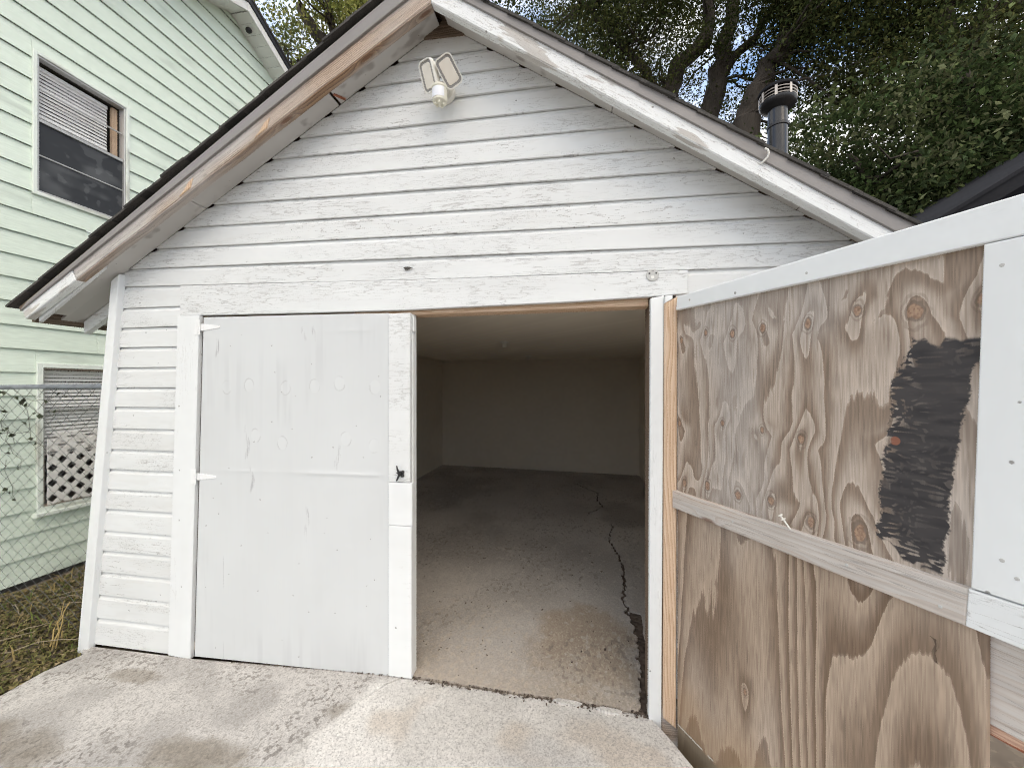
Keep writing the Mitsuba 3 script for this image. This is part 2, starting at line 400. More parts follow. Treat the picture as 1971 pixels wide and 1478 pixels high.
def concrete_apron(p, n, uv):
    x, y = p.x, p.y
    new = smoothstep(-0.07, 0.05, (x + 1.06) + 0.42 * (2.06 - y) + 0.16 * (fbm(x * 9.0, y * 9.0, 2.0) - 0.5))
    gr = noise(x * 210.0, y * 210.0, 1.0)
    g2 = noise(x * 75.0, y * 75.0, 2.0)
    old = mix((0.425, 0.405, 0.385), (0.325, 0.308, 0.293), smoothstep(0.35, 0.7, fbm(x * 3.0, y * 3.4, 3.0)))
    spot = smoothstep(0.52, 0.72, fbm(x * 62.0, y * 62.0, 5.0)) * smoothstep(0.34, 0.60, fbm(x * 3.1 + 1.0, y * 3.6, 8.0))
    old = mix(old, (0.13, 0.115, 0.105), spot * 0.7)
    old = mix(old, (0.22, 0.205, 0.19), smoothstep(0.66, 0.80, noise(x * 120.0, y * 120.0, 9.0)) * 0.5)
    stain = smoothstep(1.5, -0.1, dr.square((x + 2.95) / 0.62) + dr.square((y - 1.42) / 0.13) + 1.8 * (fbm(x * 7.0, y * 9.0) - 0.5))
    stain = dr.maximum(stain, smoothstep(1.5, -0.1, dr.square((x + 1.72) / 0.26) + dr.square((y - 1.50) / 0.11) + 1.8 * (fbm(x * 9.0, y * 11.0) - 0.5)))
    stain = dr.maximum(stain, 0.7 * smoothstep(1.0, 0.2, dr.square((x + 1.12) / 0.22) + dr.square((y - 1.83) / 0.07) + 0.9 * (fbm(x * 12.0, y * 12.0) - 0.5)))
    stain = dr.maximum(stain, 0.75 * smoothstep(1.0, 0.2, dr.square((x + 2.55) / 0.20) + dr.square((y - 1.90) / 0.07) + 0.9 * (fbm(x * 12.0, y * 12.0) - 0.5)))
    old = mix(old, (0.185, 0.16, 0.13), stain * 0.8)
    pale = mix((0.58, 0.563, 0.538), (0.50, 0.484, 0.46), smoothstep(0.4, 0.7, fbm(x * 4.0, y * 4.0, 3.0)))
    pale = mix(pale, (0.40, 0.33, 0.26), smoothstep(0.55, 0.75, fbm(x * 3.3 + 8.0, y * 3.3, 2.0)) * 0.45)
    pale = mix(pale, (0.36, 0.355, 0.35), smoothstep(1.0, 0.2, dr.square((x + 0.16) / 0.28) + dr.square((y - 1.72) / 0.17) + 0.8 * (fbm(x * 8.0, y * 8.0) - 0.5)) * 0.45)
    pale = mix(pale, (0.30, 0.285, 0.27), smoothstep(0.62, 0.82, noise(x * 150.0, y * 150.0, 2.0)) * 0.5)
    c = mix(old, pale, new)
    c = c * (0.83 + 0.34 * gr) * (0.94 + 0.12 * g2)
    return mix(c, (0.13, 0.115, 0.1), specks(x, y, 17.0, 0.9) * 0.7)


def concrete_bump(p, n, uv):
    return 0.0015 * fbm(p.x * 60.0, p.y * 60.0, 2.0) + 0.003 * fbm(p.x * 8.0, p.y * 8.0, 4.0)


mat('concrete_apron', concrete_apron, 0.9, concrete_bump)


def concrete_floor(p, n, uv):
    x, y = p.x, p.y
    c = mix((0.40, 0.375, 0.35), (0.30, 0.28, 0.262), smoothstep(0.3, 0.7, fbm(x * 1.6, y * 1.3, 2.0)))
    brown = smoothstep(1.0, 0.15, dr.square((x - 0.02) / 0.42) + dr.square((y - 2.62) / 0.5) + 1.3 * (fbm(x * 6.0, y * 6.0, 4.0) - 0.5))
    c = mix(c, (0.25, 0.175, 0.105), brown * 0.55)
    c = mix(c, (0.38, 0.32, 0.255), smoothstep(2.62, 2.15, y + 0.2 * fbm(x * 5.0, y * 5.0)) * 0.6)
    worn = smoothstep(0.6, 0.78, noise(x * 120.0 + 2.0 * noise(y * 20.0), y * 55.0, 7.0)) * smoothstep(3.4, 2.4, y)
    c = mix(c, (0.46, 0.39, 0.31), worn * 0.45)
    c = mix(c, (0.46, 0.43, 0.39), smoothstep(0.60, 0.78, fbm(x * 30.0, y * 22.0, 3.0)) * 0.4)
    d = smoothstep(0.60, 0.72, fbm(x * 48.0, y * 30.0, 6.0)) * smoothstep(0.40, 0.6, fbm(x * 1.9, y * 1.7, 1.0))
    c = mix(c, (0.13, 0.115, 0.10), d * 0.4)
    c = mix(c, (0.05, 0.04, 0.035), specks(x, y, 9.0, 0.72) * 0.8)
    dk = smoothstep(1.0, 0.3, dr.square((x - 0.55) / 0.4) + dr.square((y - 5.3) / 0.6) + 1.0 * (fbm(x * 4.0, y * 4.0) - 0.5))
    c = mix(c, (0.07, 0.055, 0.045), dk * 0.35)
    return c * (0.86 + 0.28 * noise(x * 150.0, y * 150.0))


mat('concrete_floor', concrete_floor, 0.82, lambda p, n, uv: 0.0008 * fbm(p.x * 50.0, p.y * 50.0, 2.0))
mat('dirt_fill', lambda p, n, uv: mix((0.13, 0.10, 0.08), (0.035, 0.027, 0.022), noise(p.x * 60.0, p.y * 60.0)), 0.95)


def ground_col(p, n, uv):
    x, y = p.x, p.y
    c = mix((0.17, 0.14, 0.11), (0.105, 0.085, 0.068), fbm(x * 7.0, y * 7.0, 2.0))
    return mix(c, (0.20, 0.165, 0.125), smoothstep(0.55, 0.75, fbm(x * 30.0, y * 30.0, 1.0)) * 0.6)


mat('ground_mat', ground_col, 0.95, lambda p, n, uv: 0.008 * fbm(p.x * 25.0, p.y * 25.0, 2.0))


def mint(p, n, uv):
    u, v = uv.x, uv.y
    c = mix((0.71, 0.79, 0.69), (0.655, 0.74, 0.635), fbm(u * 1.1, v * 2.0, 2.0))
    c = c * (0.94 + 0.12 * noise(u * 18.0, v * 190.0, 3.0))
    return mix(c, (0.33, 0.37, 0.32), smoothstep(0.6, 0.85, fbm(u * 2.0, v * 9.0, 6.0)) * 0.35)


mat('mint_paint', mint, 0.6, lambda p, n, uv: 0.0011 * fbm(uv.x * 9.0, uv.y * 120.0, 3.0))
mat('mint_trim', lambda p, n, uv: mix((0.74, 0.79, 0.725), (0.42, 0.42, 0.36), smoothstep(0.55, 0.8, fbm(uv.x * 3.0, uv.y * 14.0, 2.0)) * 0.7), 0.6)


def drywall(p, n, uv):
    return mix((0.67, 0.62, 0.53), (0.61, 0.565, 0.48), fbm(p.x * 1.3 + p.y, p.z * 1.5, 3.0)) * (0.97 + 0.06 * noise(p.x * 20.0 + p.y * 20.0, p.z * 20.0))


mat('drywall', drywall, 0.7)


def shingle(p, n, uv):
    c = mix((0.062, 0.058, 0.054), (0.028, 0.027, 0.026), cell_rand(p.y * 4.0, uv.y * 7.0))
    return c * (0.6 + 0.8 * noise(p.x * 230.0, p.y * 230.0, p.z * 230.0))


mat('shingle_mat', shingle, 0.92)
mat('grey_metal', lambda p, n, uv: mix((0.235, 0.222, 0.218), (0.19, 0.178, 0.172), fbm(uv.x * 3.0, uv.y * 20.0)), 0.45)
mat('white_metal', lambda p, n, uv: mix((0.74, 0.74, 0.72), (0.62, 0.62, 0.59), fbm(uv.x * 4.0, uv.y * 9.0)), 0.4)
mat('soffit_paint', lambda p, n, uv: mix(mix((0.52, 0.51, 0.495), (0.40, 0.385, 0.365), fbm(uv.x * 2.2, uv.y * 5.0, 2.0)), (0.10, 0.075, 0.055), specks(uv.x, uv.y, 16.0, 0.83) * 0.7 + 0.45 * smoothstep(0.66, 0.8, fbm(uv.x * 7.0, uv.y * 12.0, 4.0))), 0.7,
    lambda p, n, uv: 0.004 * fbm(uv.x * 4.0, uv.y * 8.0, 3.0))
mat('vinyl_soffit', (0.76, 0.76, 0.73), 0.5)
mat('aluminium', (0.52, 0.52, 0.51), 0.42, metallic=0.55)
mat('black_paint', (0.02, 0.02, 0.022), 0.35)
mat('charcoal_paint',  lambda p, n, uv: mix((0.016, 0.0165, 0.019), (0.022, 0.0225, 0.026), fbm(p.x * 3.0, p.z * 9.0)), 0.9, specular=0.1)
mat('flue_black', lambda p, n, uv: mix((0.014, 0.014, 0.016), (0.03, 0.03, 0.032), fbm(p.x * 40.0, p.z * 14.0, p.y * 40.0)), 0.18, specular=0.45)
mat('louvre_metal', (0.46, 0.42, 0.38), 0.4, metallic=0.6)
mat('lamp_plastic', (0.70, 0.69, 0.645), 0.4)
mat('aged_plastic', (0.62, 0.605, 0.51), 0.4)
mat('sensor_lens', (0.66, 0.68, 0.72), 0.35)
mat('lamp_lens', lambda p, n, uv: mix((0.77, 0.74, 0.67), (0.68, 0.63, 0.555), fbm(p.x * 22.0, p.z * 12.0, 3.0)), 0.3)
mat('lamp_gasket', (0.27, 0.26, 0.25), 0.6)
mat('plate_grey', (0.42, 0.42, 0.405), 0.5)
mat('hinge_paint', (0.70, 0.71, 0.71), 0.5)
mat('galvanized', lambda p, n, uv: mix((0.30, 0.32, 0.36), (0.17, 0.18, 0.21), noise(p.x * 30.0, p.z * 60.0)), 0.5, metallic=0.4)
mat('wire_grey', (0.10, 0.105, 0.105), 0.6)
mat('lattice_plastic', lambda p, n, uv: mix((0.76, 0.745, 0.715), (0.66, 0.64, 0.61), fbm(uv.x * 5.0, uv.y * 20.0)), 0.5)
mat('screen_mesh', lambda p, n, uv: mix((0.030, 0.033, 0.038), (0.095, 0.10, 0.105), smoothstep(0.5, 0.78, fbm(uv.x * 7.0, uv.y * 3.5, 2.0)) * 0.8 + 0.5 * smoothstep(0.66, 0.74, fbm(uv.x * 12.0, uv.y * 11.0, 7.0))), 0.7)
mat('blind_white', (0.82, 0.81, 0.79), 0.55)
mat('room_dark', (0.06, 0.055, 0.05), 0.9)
mat('bark', lambda p, n, uv: mix((0.075, 0.062, 0.05), (0.028, 0.023, 0.019), fbm(p.x * 11.0, p.y * 11.0, p.z * 2.5)), 0.95)
scene['glass'] = {'type': 'thindielectric', 'int_ior': 1.5}
VC = {'type': 'mesh_attribute', 'name': 'vertex_color'}
scene['leaf_mat'] = {'type': 'principledthin', 'base_color': VC, 'roughness': 0.42, 'diff_trans': 0.55, 'specular' if False else 'eta': 1.4}
scene['litter_mat'] = {'type': 'twosided', 'bsdf': {'type': 'diffuse', 'reflectance': VC}}

EX, EZ = V(1, 0, 0), V(0, 0, 1)
FY = 2.10                                       # the face of the garage's front wall

# ------------------------------------------------------------------ ground, paving
gx = np.concatenate([np.linspace(-400, -8, 12), np.linspace(-7, 8, 61), np.linspace(9, 400, 12)])
gy = np.concatenate([np.linspace(-300, -3, 10), np.linspace(-2, 12, 57), np.linspace(13, 600, 14)])
X, Y = np.meshgrid(gx, gy, indexing='ij')
near = np.exp(-((X + 3.6) / 1.6) ** 2 - ((Y - 2) / 3.0) ** 2)
Z = -0.16 + 0.05 * near + 0.13 * np.clip((-3.25 - X) / 1.1, 0, 1) + 0.06 * (meshkit.fbm(np.stack([X * 2, Y * 2, X * 0], -1), 3, 2) - 0.5)
Z -= 0.09 * np.exp(-((X - 1.0) / 0.9) ** 2 - ((Y - 1.4) / 1.2) ** 2)
gi, gj = np.meshgrid(np.arange(len(gx) - 1), np.arange(len(gy) - 1), indexing='ij')
a = (gi * len(gy) + gj).ravel()
gv, gf = np.stack([X.ravel(), Y.ravel(), Z.ravel()], 1), np.vstack([np.stack([a, a + len(gy), a + len(gy) + 1], 1), np.stack([a, a + len(gy) + 1, a + 1], 1)])
put('ground', mikit.ply(trimesh.Trimesh(gv, gf, process=False), 'ground_mat', smooth=True), kind='structure', label='bare brown earth around the garage and the green house')


def paving(poly, zf, th):
    """a slab with its own rim, its top following zf(x, y)"""
    poly = poly.segmentize(0.12) if hasattr(poly, 'segmentize') else poly
    v, f = trimesh.creation.triangulate_polygon(poly, engine='earcut')
    m = trimesh.creation.extrude_triangulation(v, f, th)
    top = m.vertices[:, 2] > th / 2
    z = zf(m.vertices[:, 0], m.vertices[:, 1])
    m.vertices[:, 2] = np.where(top, z, z - th)
    return m


zl = lambda x, y: 0.010 + np.maximum(x + 0.98, -1.4) * 0.0465 + 0.014 * np.minimum(x + 2.38, 0) - 0.012 * (2.1 - y)
zr = lambda x, y: 0.004 - (x + 0.98) * 0.022 - 0.012 * (2.1 - y)
rng = np.random.default_rng(5)
joint = [(-0.985, 2.092), (-1.05, 2.03), (-1.118, 1.915), (-1.198, 1.769), (-1.235, 1.636), (-1.32, 1.35), (-1.5, 0.9), (-1.9, 0.0), (-2.2, -1.5)]
edge = [(-3.17, 2.06), (-3.10, 2.02), (-3.15, 1.86), (-3.14, 1.67), (-3.20, 1.3), (-3.2, 0.4), (-3.25, -1.5)]
left_slab = Polygon([(-3.17, 2.092)] + edge + joint[::-1])
rightedge = [(0.345, 2.06), (0.383, 2.01), (0.425, 1.94), (0.484, 1.834), (0.60, 1.62), (0.8, 1.25), (1.1, 0.7), (1.5, -0.2), (1.7, -1.5)]
right_slab = Polygon([(q[0] + 0.006, q[1]) for q in joint] + rightedge[::-1] + [(0.345, 2.092)])
pv = labels_key = 'pavement'
labels['pavement'] = {'kind': 'structure', 'label': 'concrete apron in front of the garage door'}
put('slab', mikit.ply(paving(left_slab, zl, 0.16), 'concrete_apron', smooth=False), 'pavement', 'older stained and pitted slab')
put('slab', mikit.ply(paving(right_slab, zr, 0.16), 'concrete_apron', smooth=False), 'pavement', 'paler newer slab')

# ------------------------------------------------------------------ the garage
G = thing('garage', 'white clapboard garage with gable roof and two plywood doors, one open', 'garage')

# front siding: novelty boards with a cove along the top edge
PROF = [(0.0, -0.0135), (0.05, -0.0130), (0.10, -0.0105), (0.145, -0.006), (0.18, -0.0012), (0.21, 0.0), (0.55, 0.0008), (0.95, 0.0015), (0.985, 0.0010), (1.0, -0.0015)]


def novelty(zt, zb, xl, xr, y=FY, seed=0, back=0.022):
    """a board between the lines zt(x) and zb(x), its ends on xl(z) and xr(z)"""
    mb = MB()
    nx = 14
    off = uvoff()
    rows = []
    xm = 0.5 * (xl(zb(-1.0)) + xr(zb(-1.0)))
    h = zt(xm) - zb(xm)
    for fr, dp in PROF + [(1.0, -0.0235)]:
        fr = min(fr, 1.0 - 0.0028 / h)
        z0 = zt(xm) + (zb(xm) - zt(xm)) * fr
        a, b = xl(z0), xr(z0)
        line = lambda q: zt(q) + (zb(q) - zt(q)) * fr
        for _ in range(4):
            a, b = xl(float(line(a))), xr(float(line(b)))
        xs = np.linspace(a, b, nx + 1)
        z = zt(xs) + (zb(xs) - zt(xs)) * fr
        wob = 0.0022 * (meshkit.noise(np.stack([xs * 3.1, xs * 0 + seed * 3.3, xs * 0], -1)) - 0.5) * (fr > 0.9)
        bow = 0.004 * (meshkit.noise(np.stack([xs * 0.9, xs * 0 + seed * 1.7, xs * 0 + 4], -1)) - 0.5)
        rows.append((np.stack([xs, y - dp - bow, z + wob], -1), np.stack([xs + off[0], z + off[1] + seed * 0.37], -1)))
    for (p, q), (p2, q2) in zip(rows[:-1], rows[1:]):
        for i in range(nx):
            mb.quad(p2[i], p2[i + 1], p[i + 1], p[i], q2[i], q2[i + 1], q[i + 1], q[i])
    for s in (0, nx):
        pts = np.array([r[0][s] for r in rows]); uvs = np.array([r[1][s] for r in rows])
        bp = pts.copy(); bp[:, 1] = y + back
        for i in range(len(pts) - 1):
            mb.quad(pts[i], pts[i + 1], bp[i + 1], bp[i], uvs[i], uvs[i + 1], uvs[i + 1] + [.02, 0], uvs[i] + [.02, 0])
    a, b = rows[0][0], rows[-1][0]
    c0, c1, d0, d1 = a[0].copy(), a[-1].copy(), b[0].copy(), b[-1].copy()
    for q in (c0, c1, d0, d1):
        q[1] = y + back
    z2 = [off] * 4
    mb.quad(c0, c1, d1, d0, *z2)
    mb.quad(a[0], a[-1], c1, c0, *z2)
    return mb


lin = lambda x0, z0, x1, z1: (lambda x: z0 + (np.asarray(x, float) - x0) * (z1 - z0) / (x1 - x0))
xof = lambda x0, z0, x1, z1: (lambda z: x0 + (z - z0) * (x1 - x0) / (z1 - z0))
soffL, soffR = lin(-2.9, 2.347, -0.761, 3.60), lin(-0.725, 3.594, 1.233, 2.302)
xL, xR = xof(-2.9, 2.347, -0.761, 3.60), xof(-0.725, 3.594, 1.233, 2.302)
GL = [lin(-1.0, 3.565, 0, 3.567), lin(-1.0, 3.446, 0, 3.449), lin(-1.25, 3.328, 0, 3.331), lin(-1.42, 3.206, 0, 3.203), lin(-1.556, 3.084, 0.06, 3.071), lin(-1.556, 2.973, 0.457, 2.938), lin(-1.556, 2.850, 0.457, 2.813),
      lin(-1.556, 2.726, 0.457, 2.690), lin(-1.556, 2.598, 0.457, 2.566), lin(-1.556, 2.474, 0.457, 2.440), lin(-1.556, 2.351, 0.457, 2.316)]
cornx = xof(-3.149, -0.093, -2.900, 2.347)
rcx = 1.40
left_end = lambda z: np.maximum(xL(z), cornx(z) - 0.02)
right_end = lambda z: np.minimum(xR(z), rcx)
top0 = lin(-1.0, 3.64, 0, 3.64)
prev = top0
for i, g in enumerate(GL):
    if i == 0:
        put('siding_board', slab([(-0.83, 3.567), (-0.655, 3.567), (-0.742, 3.612)], (0, FY - 0.001, 0), EX, EZ, 0.02, 0.001).shape('paint_siding'), G)
    else:
        put('siding_board', novelty(lambda x, g=prev: g(x), lambda x, g=g: g(x), left_end, right_end, seed=i).shape('paint_crackled' if i in (5, 7, 8, 10) else 'paint_siding'), G)
    prev = g
g11 = lambda x: np.where(np.asarray(x) < -0.71, 2.264 + (np.asarray(x) + 2.912) * (2.212 - 2.264) / 2.202, 2.212 - (np.asarray(x) + 0.71) * 0.0106)
put('siding_board', novelty(prev, g11, lambda z: cornx(z) - 0.02, lambda z: rcx, seed=30).shape('paint_crackled'), G)
LZ = [2.256, 2.124, 1.998, 1.8725, 1.744, 1.6154, 1.4903, 1.3524, 1.218, 1.0894, 0.9583, 0.832, 0.689, 0.559, 0.419, 0.269, 0.1204, -0.056]
caseL = xof(-2.464, 2.064, -2.534, -0.03)
caseR = xof(-2.304, 2.059, -2.369, -0.047)
for i in range(len(LZ) - 1):
    t0 = (lambda x: g11(x)) if i == 0 else (lambda x, k=i: LZ[k] + 0 * np.asarray(x, float))
    put('siding_board', novelty(t0, lambda x, k=i: LZ[k + 1] + 0.002 * np.sin(k * 2.1) * (np.asarray(x, float) + 2.8), lambda z: cornx(z) - 0.02, lambda z: caseL(min(z, 2.06)) + 0.006, seed=50 + i).shape('paint_siding'), G)
for i in range(15):                             # right of the doorway, behind the open door
    zt, zb = 2.20 - i * 0.142, 2.20 - (i + 1) * 0.142
    put('siding_board', novelty(lambda x, v=zt: v + 0 * np.asarray(x, float), lambda x, v=zb: v + 0 * np.asarray(x, float), lambda z: 0.46, lambda z: rcx, seed=80 + i).shape('paint_siding'), G)

# corner boards, casings, header, lintel
cf = 2.062
k = cf / FY
cl = [(-3.281 * k, -0.135), (-3.196 * k, -0.118), (-2.938 * k, soffL(-2.90) - 0.012), (-3.002 * k, soffL(-2.97) - 0.012)]
put('corner_board', slab(cl, (0, cf, 0), EX, EZ, 0.042, 0.004, 'y').shape('paint_trim'), G)
put('corner_board', slab(rect(rcx, rcx + 0.085, -0.1, 2.16), (0, cf, 0), EX, EZ, 0.042, 0.004, 'y').shape('paint_trim'), G)
put('casing', slab([(caseL(-0.045), -0.045), (caseR(-0.045) - 0.004, -0.05), (caseR(2.058) - 0.004, 2.058), (caseL(2.06), 2.060)], (0, 2.078, 0), EX, EZ, 0.028, 0.003, 'y').shape('paint_trim'), G)
put('header', slab([(-2.464, 2.064), (-1.6, 2.054), (-0.93, 2.050), (0.0, 2.062), (0.40, 2.075), (0.513, 2.08), (0.513, 2.196), (-0.70, 2.210), (-1.6, 2.231), (-2.464, 2.250)], (0, 2.0935, 0), EX, EZ, 0.03, 0.0025,
                   warp=lambda q: 0.005 * np.clip((q[:, 0] + 2.4) / 2.0, 0, 1)).shape('paint_crackled'), G)
put('casing', slab([(0.325, -0.031), (0.385, -0.082), (0.3975, 2.071), (0.335, 2.060)], (0, 2.070, 0), EX, EZ, 0.035, 0.003, 'y').shape('paint_trim'), G, 'narrow white strip at the hinge side of the open door')
put('post', slab([(0.392, 0.002), (0.4495, -0.042), (0.4575, 2.06), (0.398, 2.03)], (0, 2.052, 0), EX, EZ, 0.05, 0.005, 'y').shape('fresh_wood'), G, 'bare orange tan lumber post at the hinge side')
put('post_cap', slab([(0.3985, 2.031), (0.4335, 2.049), (0.4335, 2.068), (0.3985, 2.064)], (0, 2.0515, 0), EX, EZ, 0.045, 0.002, 'y').shape('paint_trim'), G)
put('sill_block', slab([(0.388, -0.16), (0.47, -0.16), (0.47, 0.02), (0.388, 0.03)], (0, 2.075, 0), EX, EZ, 0.04, 0.003).shape('rake_wood'), G)
put('lintel', slab([(-1.30, 2.026), (0.334, 2.034), (0.334, 2.16), (-1.30, 2.16)], (0, 2.127, 0), EX, EZ, 0.10, 0.004).shape('fresh_wood'), G, 'bare orange tan lumber over the doorway')
put('jamb', slab(rect(2.10, 2.27, -0.03, 2.06), (0.333, 0, 0), V(0, -1, 0), EZ, 0.03, 0.002, 'y').shape('paint_trim'), G) if False else None
put('jamb', slab(rect(-2.27, -2.106, -0.03, 2.10), (0.338, 0, 0), V(0, -1, 0), EZ, 0.05, 0.002, 'y').shape('dark_wood'), G)
put('jamb', slab([(-2.46, -0.06), (-2.36, -0.06), (-2.29, 2.06), (-2.46, 2.06)], (0, 2.118, 0), EX, EZ, 0.1, 0.003, 'y').shape('rake_wood'), G)

# knot hole, cover plate
th = np.linspace(0, 2 * PI, 22, endpoint=False)
hole = [(0.016 * math.cos(t) * (1 + .25 * math.sin(3 * t)), 0.0105 * math.sin(t) * (1 + .2 * math.cos(2 * t))) for t in th]
hole[0], hole[1], hole[-1] = (0.036, 0.0012), (0.020, 0.004), (0.020, -0.002)
put('knot_hole', slab(hole, (-0.962, FY - 0.0085, 2.281), EX, EZ, 0.004, 0.0005).shape('room_dark'), G)
pl = thing('cover_plate', 'round grey cover plate with three holes on the white board over the doorway', 'plate')
put('disc', mikit.ply(orient(lathe([(0, 0), (0.0305, 0), (0.0305, 0.003), (0.0285, 0.0055), (0, 0.0065)], 40), (0.346, 2.0875, 2.178), (0, -1, 0)), 'plate_grey', smooth=30), pl)
for dx, dz, r, m in ((-0.0155, 0.008, 0.0046, 'black_paint'), (0.0165, 0.008, 0.0046, 'black_paint'), (0.0, -0.0115, 0.0078, 'lamp_plastic')):
    put('hole', mikit.ply(orient(lathe([(0, 0), (r, 0), (r, 0.0004), (0, 0.0006)], 18), (0.346 + dx, 2.0811, 2.178 + dz), (0, -1, 0)), m, smooth=30), pl)
put('screw', mikit.ply(orient(trimesh.creation.box((0.010, 0.0022, 0.001)), (0.346, 2.0812, 2.1985), (0, -1, 0)), 'black_paint'), pl)

# rake: shingle edge, grey metal trim, barge boards, soffits
tLt, tLb = lin(-3.335, 2.154, -0.989, 3.596), lin(-3.397, 2.092, -0.881, 3.578)
bLb = lin(-3.376, 2.041, -0.748, 3.551)
tRt, tRb, bRb = lin(-0.489, 3.512, 1.36, 2.277), lin(-0.581, 3.528, 1.271, 2.264), lin(-0.748, 3.551, 1.192, 2.247)
put('rake_trim', slab([(-3.405, 2.088), (-0.7595, 3.650), (-0.794, 3.716), (-3.345, float(tLt(-3.345)))], (0, 1.898, 0), EX, EZ, 0.02, 0.002, (1, 0.6)).shape('grey_metal'), G, 'grey metal edge along the left rake')
put('rake_trim', slab([(-0.7585, 3.650), (1.70, float(tRb(1.70))), (1.74, float(tRt(1.74))), (-0.793, 3.716)], (0, 1.898, 0), EX, EZ, 0.02, 0.002, (1, -0.67)).shape('grey_metal'), G)
s0 = -2.99
put('barge_board', slab([(-3.378, 2.040), (s0, float(bLb(s0)) - 0.003), (s0 - 0.035, float(tLb(s0 - 0.035)) + 0.02), (-3.41, 2.10)], (0, 1.909, 0), EX, EZ, 0.045, 0.004, (1, 0.575)).shape('paint_peeling'), G, 'white painted end piece of the left barge board')
xs = np.linspace(s0 + 0.002, -0.75, 15)
rag = 0.006 * (np.random.default_rng(4).random(15) - 0.5)
rag[0] = rag[-1] = 0
put('barge_board', slab([(x, float(bLb(x)) + r) for x, r in zip(xs, rag)] + [(-0.7585, 3.66), (s0 - 0.03, float(tLb(s0 - 0.03)) + 0.02)], (0, 1.911, 0), EX, EZ, 0.048, 0.006, (1, 0.575)).shape('rake_wood'), G, 'bare weathered barge board with the paint gone')
mbx = [(x, float(bLb(x)) + r) for x, r in zip(xs, rag)]
put('barge_edge', slab([(x, z + 0.001) for x, z in mbx] + [(x, z - 0.004) for x, z in mbx[::-1]], (0, 1.9125, 0), EX, EZ, 0.045, 0.0, (1, 0.575)).shape('edge_wood'), G, 'raw brown underside edge of the left barge board')
for x in (-2.25, -1.76):                        # fresh splinters
    pts = [(x, float(bLb(x)) + 0.010), (x + 0.075, float(bLb(x + 0.075)) + 0.012), (x + 0.092, float(bLb(x + 0.092)) + 0.058), (x + 0.06, float(bLb(x + 0.06)) + 0.052), (x + 0.03, float(bLb(x + 0.03)) + 0.028)]
    put('splinter', slab(pts, (0, 1.9065, 0), EX, EZ, 0.012, 0.003, 'y').shape('fresh_wood'), G, 'fresh yellow split in the barge board')
put('barge_board', slab([(-0.748, 3.551), (1.66, float(bRb(1.66))), (1.70, float(tRb(1.70)) + 0.02), (-0.757, 3.668)], (0, 1.909, 0), EX, EZ, 0.045, 0.005, (1, -0.672)).shape('paint_peeling'), G, 'white painted right barge board')


def soffit(line, x0, x1, gap=0.0):
    d = unit([x1 - x0, 0, line(x1) - line(x0)])
    L = math.hypot(x1 - x0, float(line(x1) - line(x0)))
    o = V(x0, 1.952, float(line(x0)))
    # underside faces down: ex along the rake, ey along -y gives ez = ex x ey
    return slab(rect(0.0, L - gap, -0.146, 0.0), o, d, V(0, -1, 0), 0.014, 0.002)


for a0, a1, gp in ((-3.34, -2.27, 0.003), (-2.27, -1.365, 0.014), (-1.365, -0.765, 0.003)):
    put('soffit_board', soffit(soffL, a0, a1, gp).shape('soffit_paint'), G)
for a0, a1, gp in ((-0.72, 0.15, 0.004), (0.15, 1.0, 0.004), (1.0, 1.70, 0.002)):
    put('soffit_board', soffit(soffR, a0, a1, gp).shape('soffit_paint'), G)
put('soffit_block', slab([(-0.86, 3.54), (-0.62, 3.53), (-0.742, 3.63)], (0, 2.086, 0), EX, EZ, 0.10, 0.002).shape('dark_wood'), G, 'dark bare wood under the ridge')
put('soffit_batten', bar((-1.362, 2.02, float(soffL(-1.362)) - 0.001), (-1.33, 2.085, float(soffL(-1.33)) - 0.006), (1, 0, 0.5), 0.014, 0.006, 0.001).shape('red_wood'), G, 'rust brown splinter of wood under the left soffit')

# left eave: deck boards, fascia, rafter tails
dz = V(1, 0, (3.6 - 2.347) / (2.9 - 0.761))
for i, y0 in enumerate((2.09, 4.4)):
    y1 = (4.4, 7.75)[i]
    put('eave_board', slab(rect(0, 0.62, -(y1 - y0), 0), V(-3.40, y0, float(soffL(-3.40)) + 0.004), dz, V(0, -1, 0), 0.014, 0.002).shape('soffit_paint'), G)
put('eave_fascia', slab(rect(1.962, 7.75, 2.03, 2.115), (-3.392, 0, 0), V(0, 1, 0), EZ, 0.025, 0.003).shape('dark_wood'), G)
for i in range(9):
    y0 = 2.20 + i * 0.62
    z0 = float(soffL(-3.37))
    pts = [(-3.375, z0 - 0.085), (-2.94, float(soffL(-2.94)) - 0.095), (-2.94, float(soffL(-2.94)) - 0.002), (-3.375, z0 - 0.002)]
    put('rafter_tail', slab(pts, (0, y0, 0), EX, EZ, 0.04, 0.003).shape('paint_peeling' if i < 2 else 'paint_trim'), G)
put('barge_backer', slab([(-3.36, 2.030), (-2.86, float(bLb(-2.86)) + 0.006), (-2.86, float(bLb(-2.86)) + 0.05), (-3.36, 2.08)], (0, 1.960, 0), EX, EZ, 0.022, 0.003).shape('paint_peeling'), G)

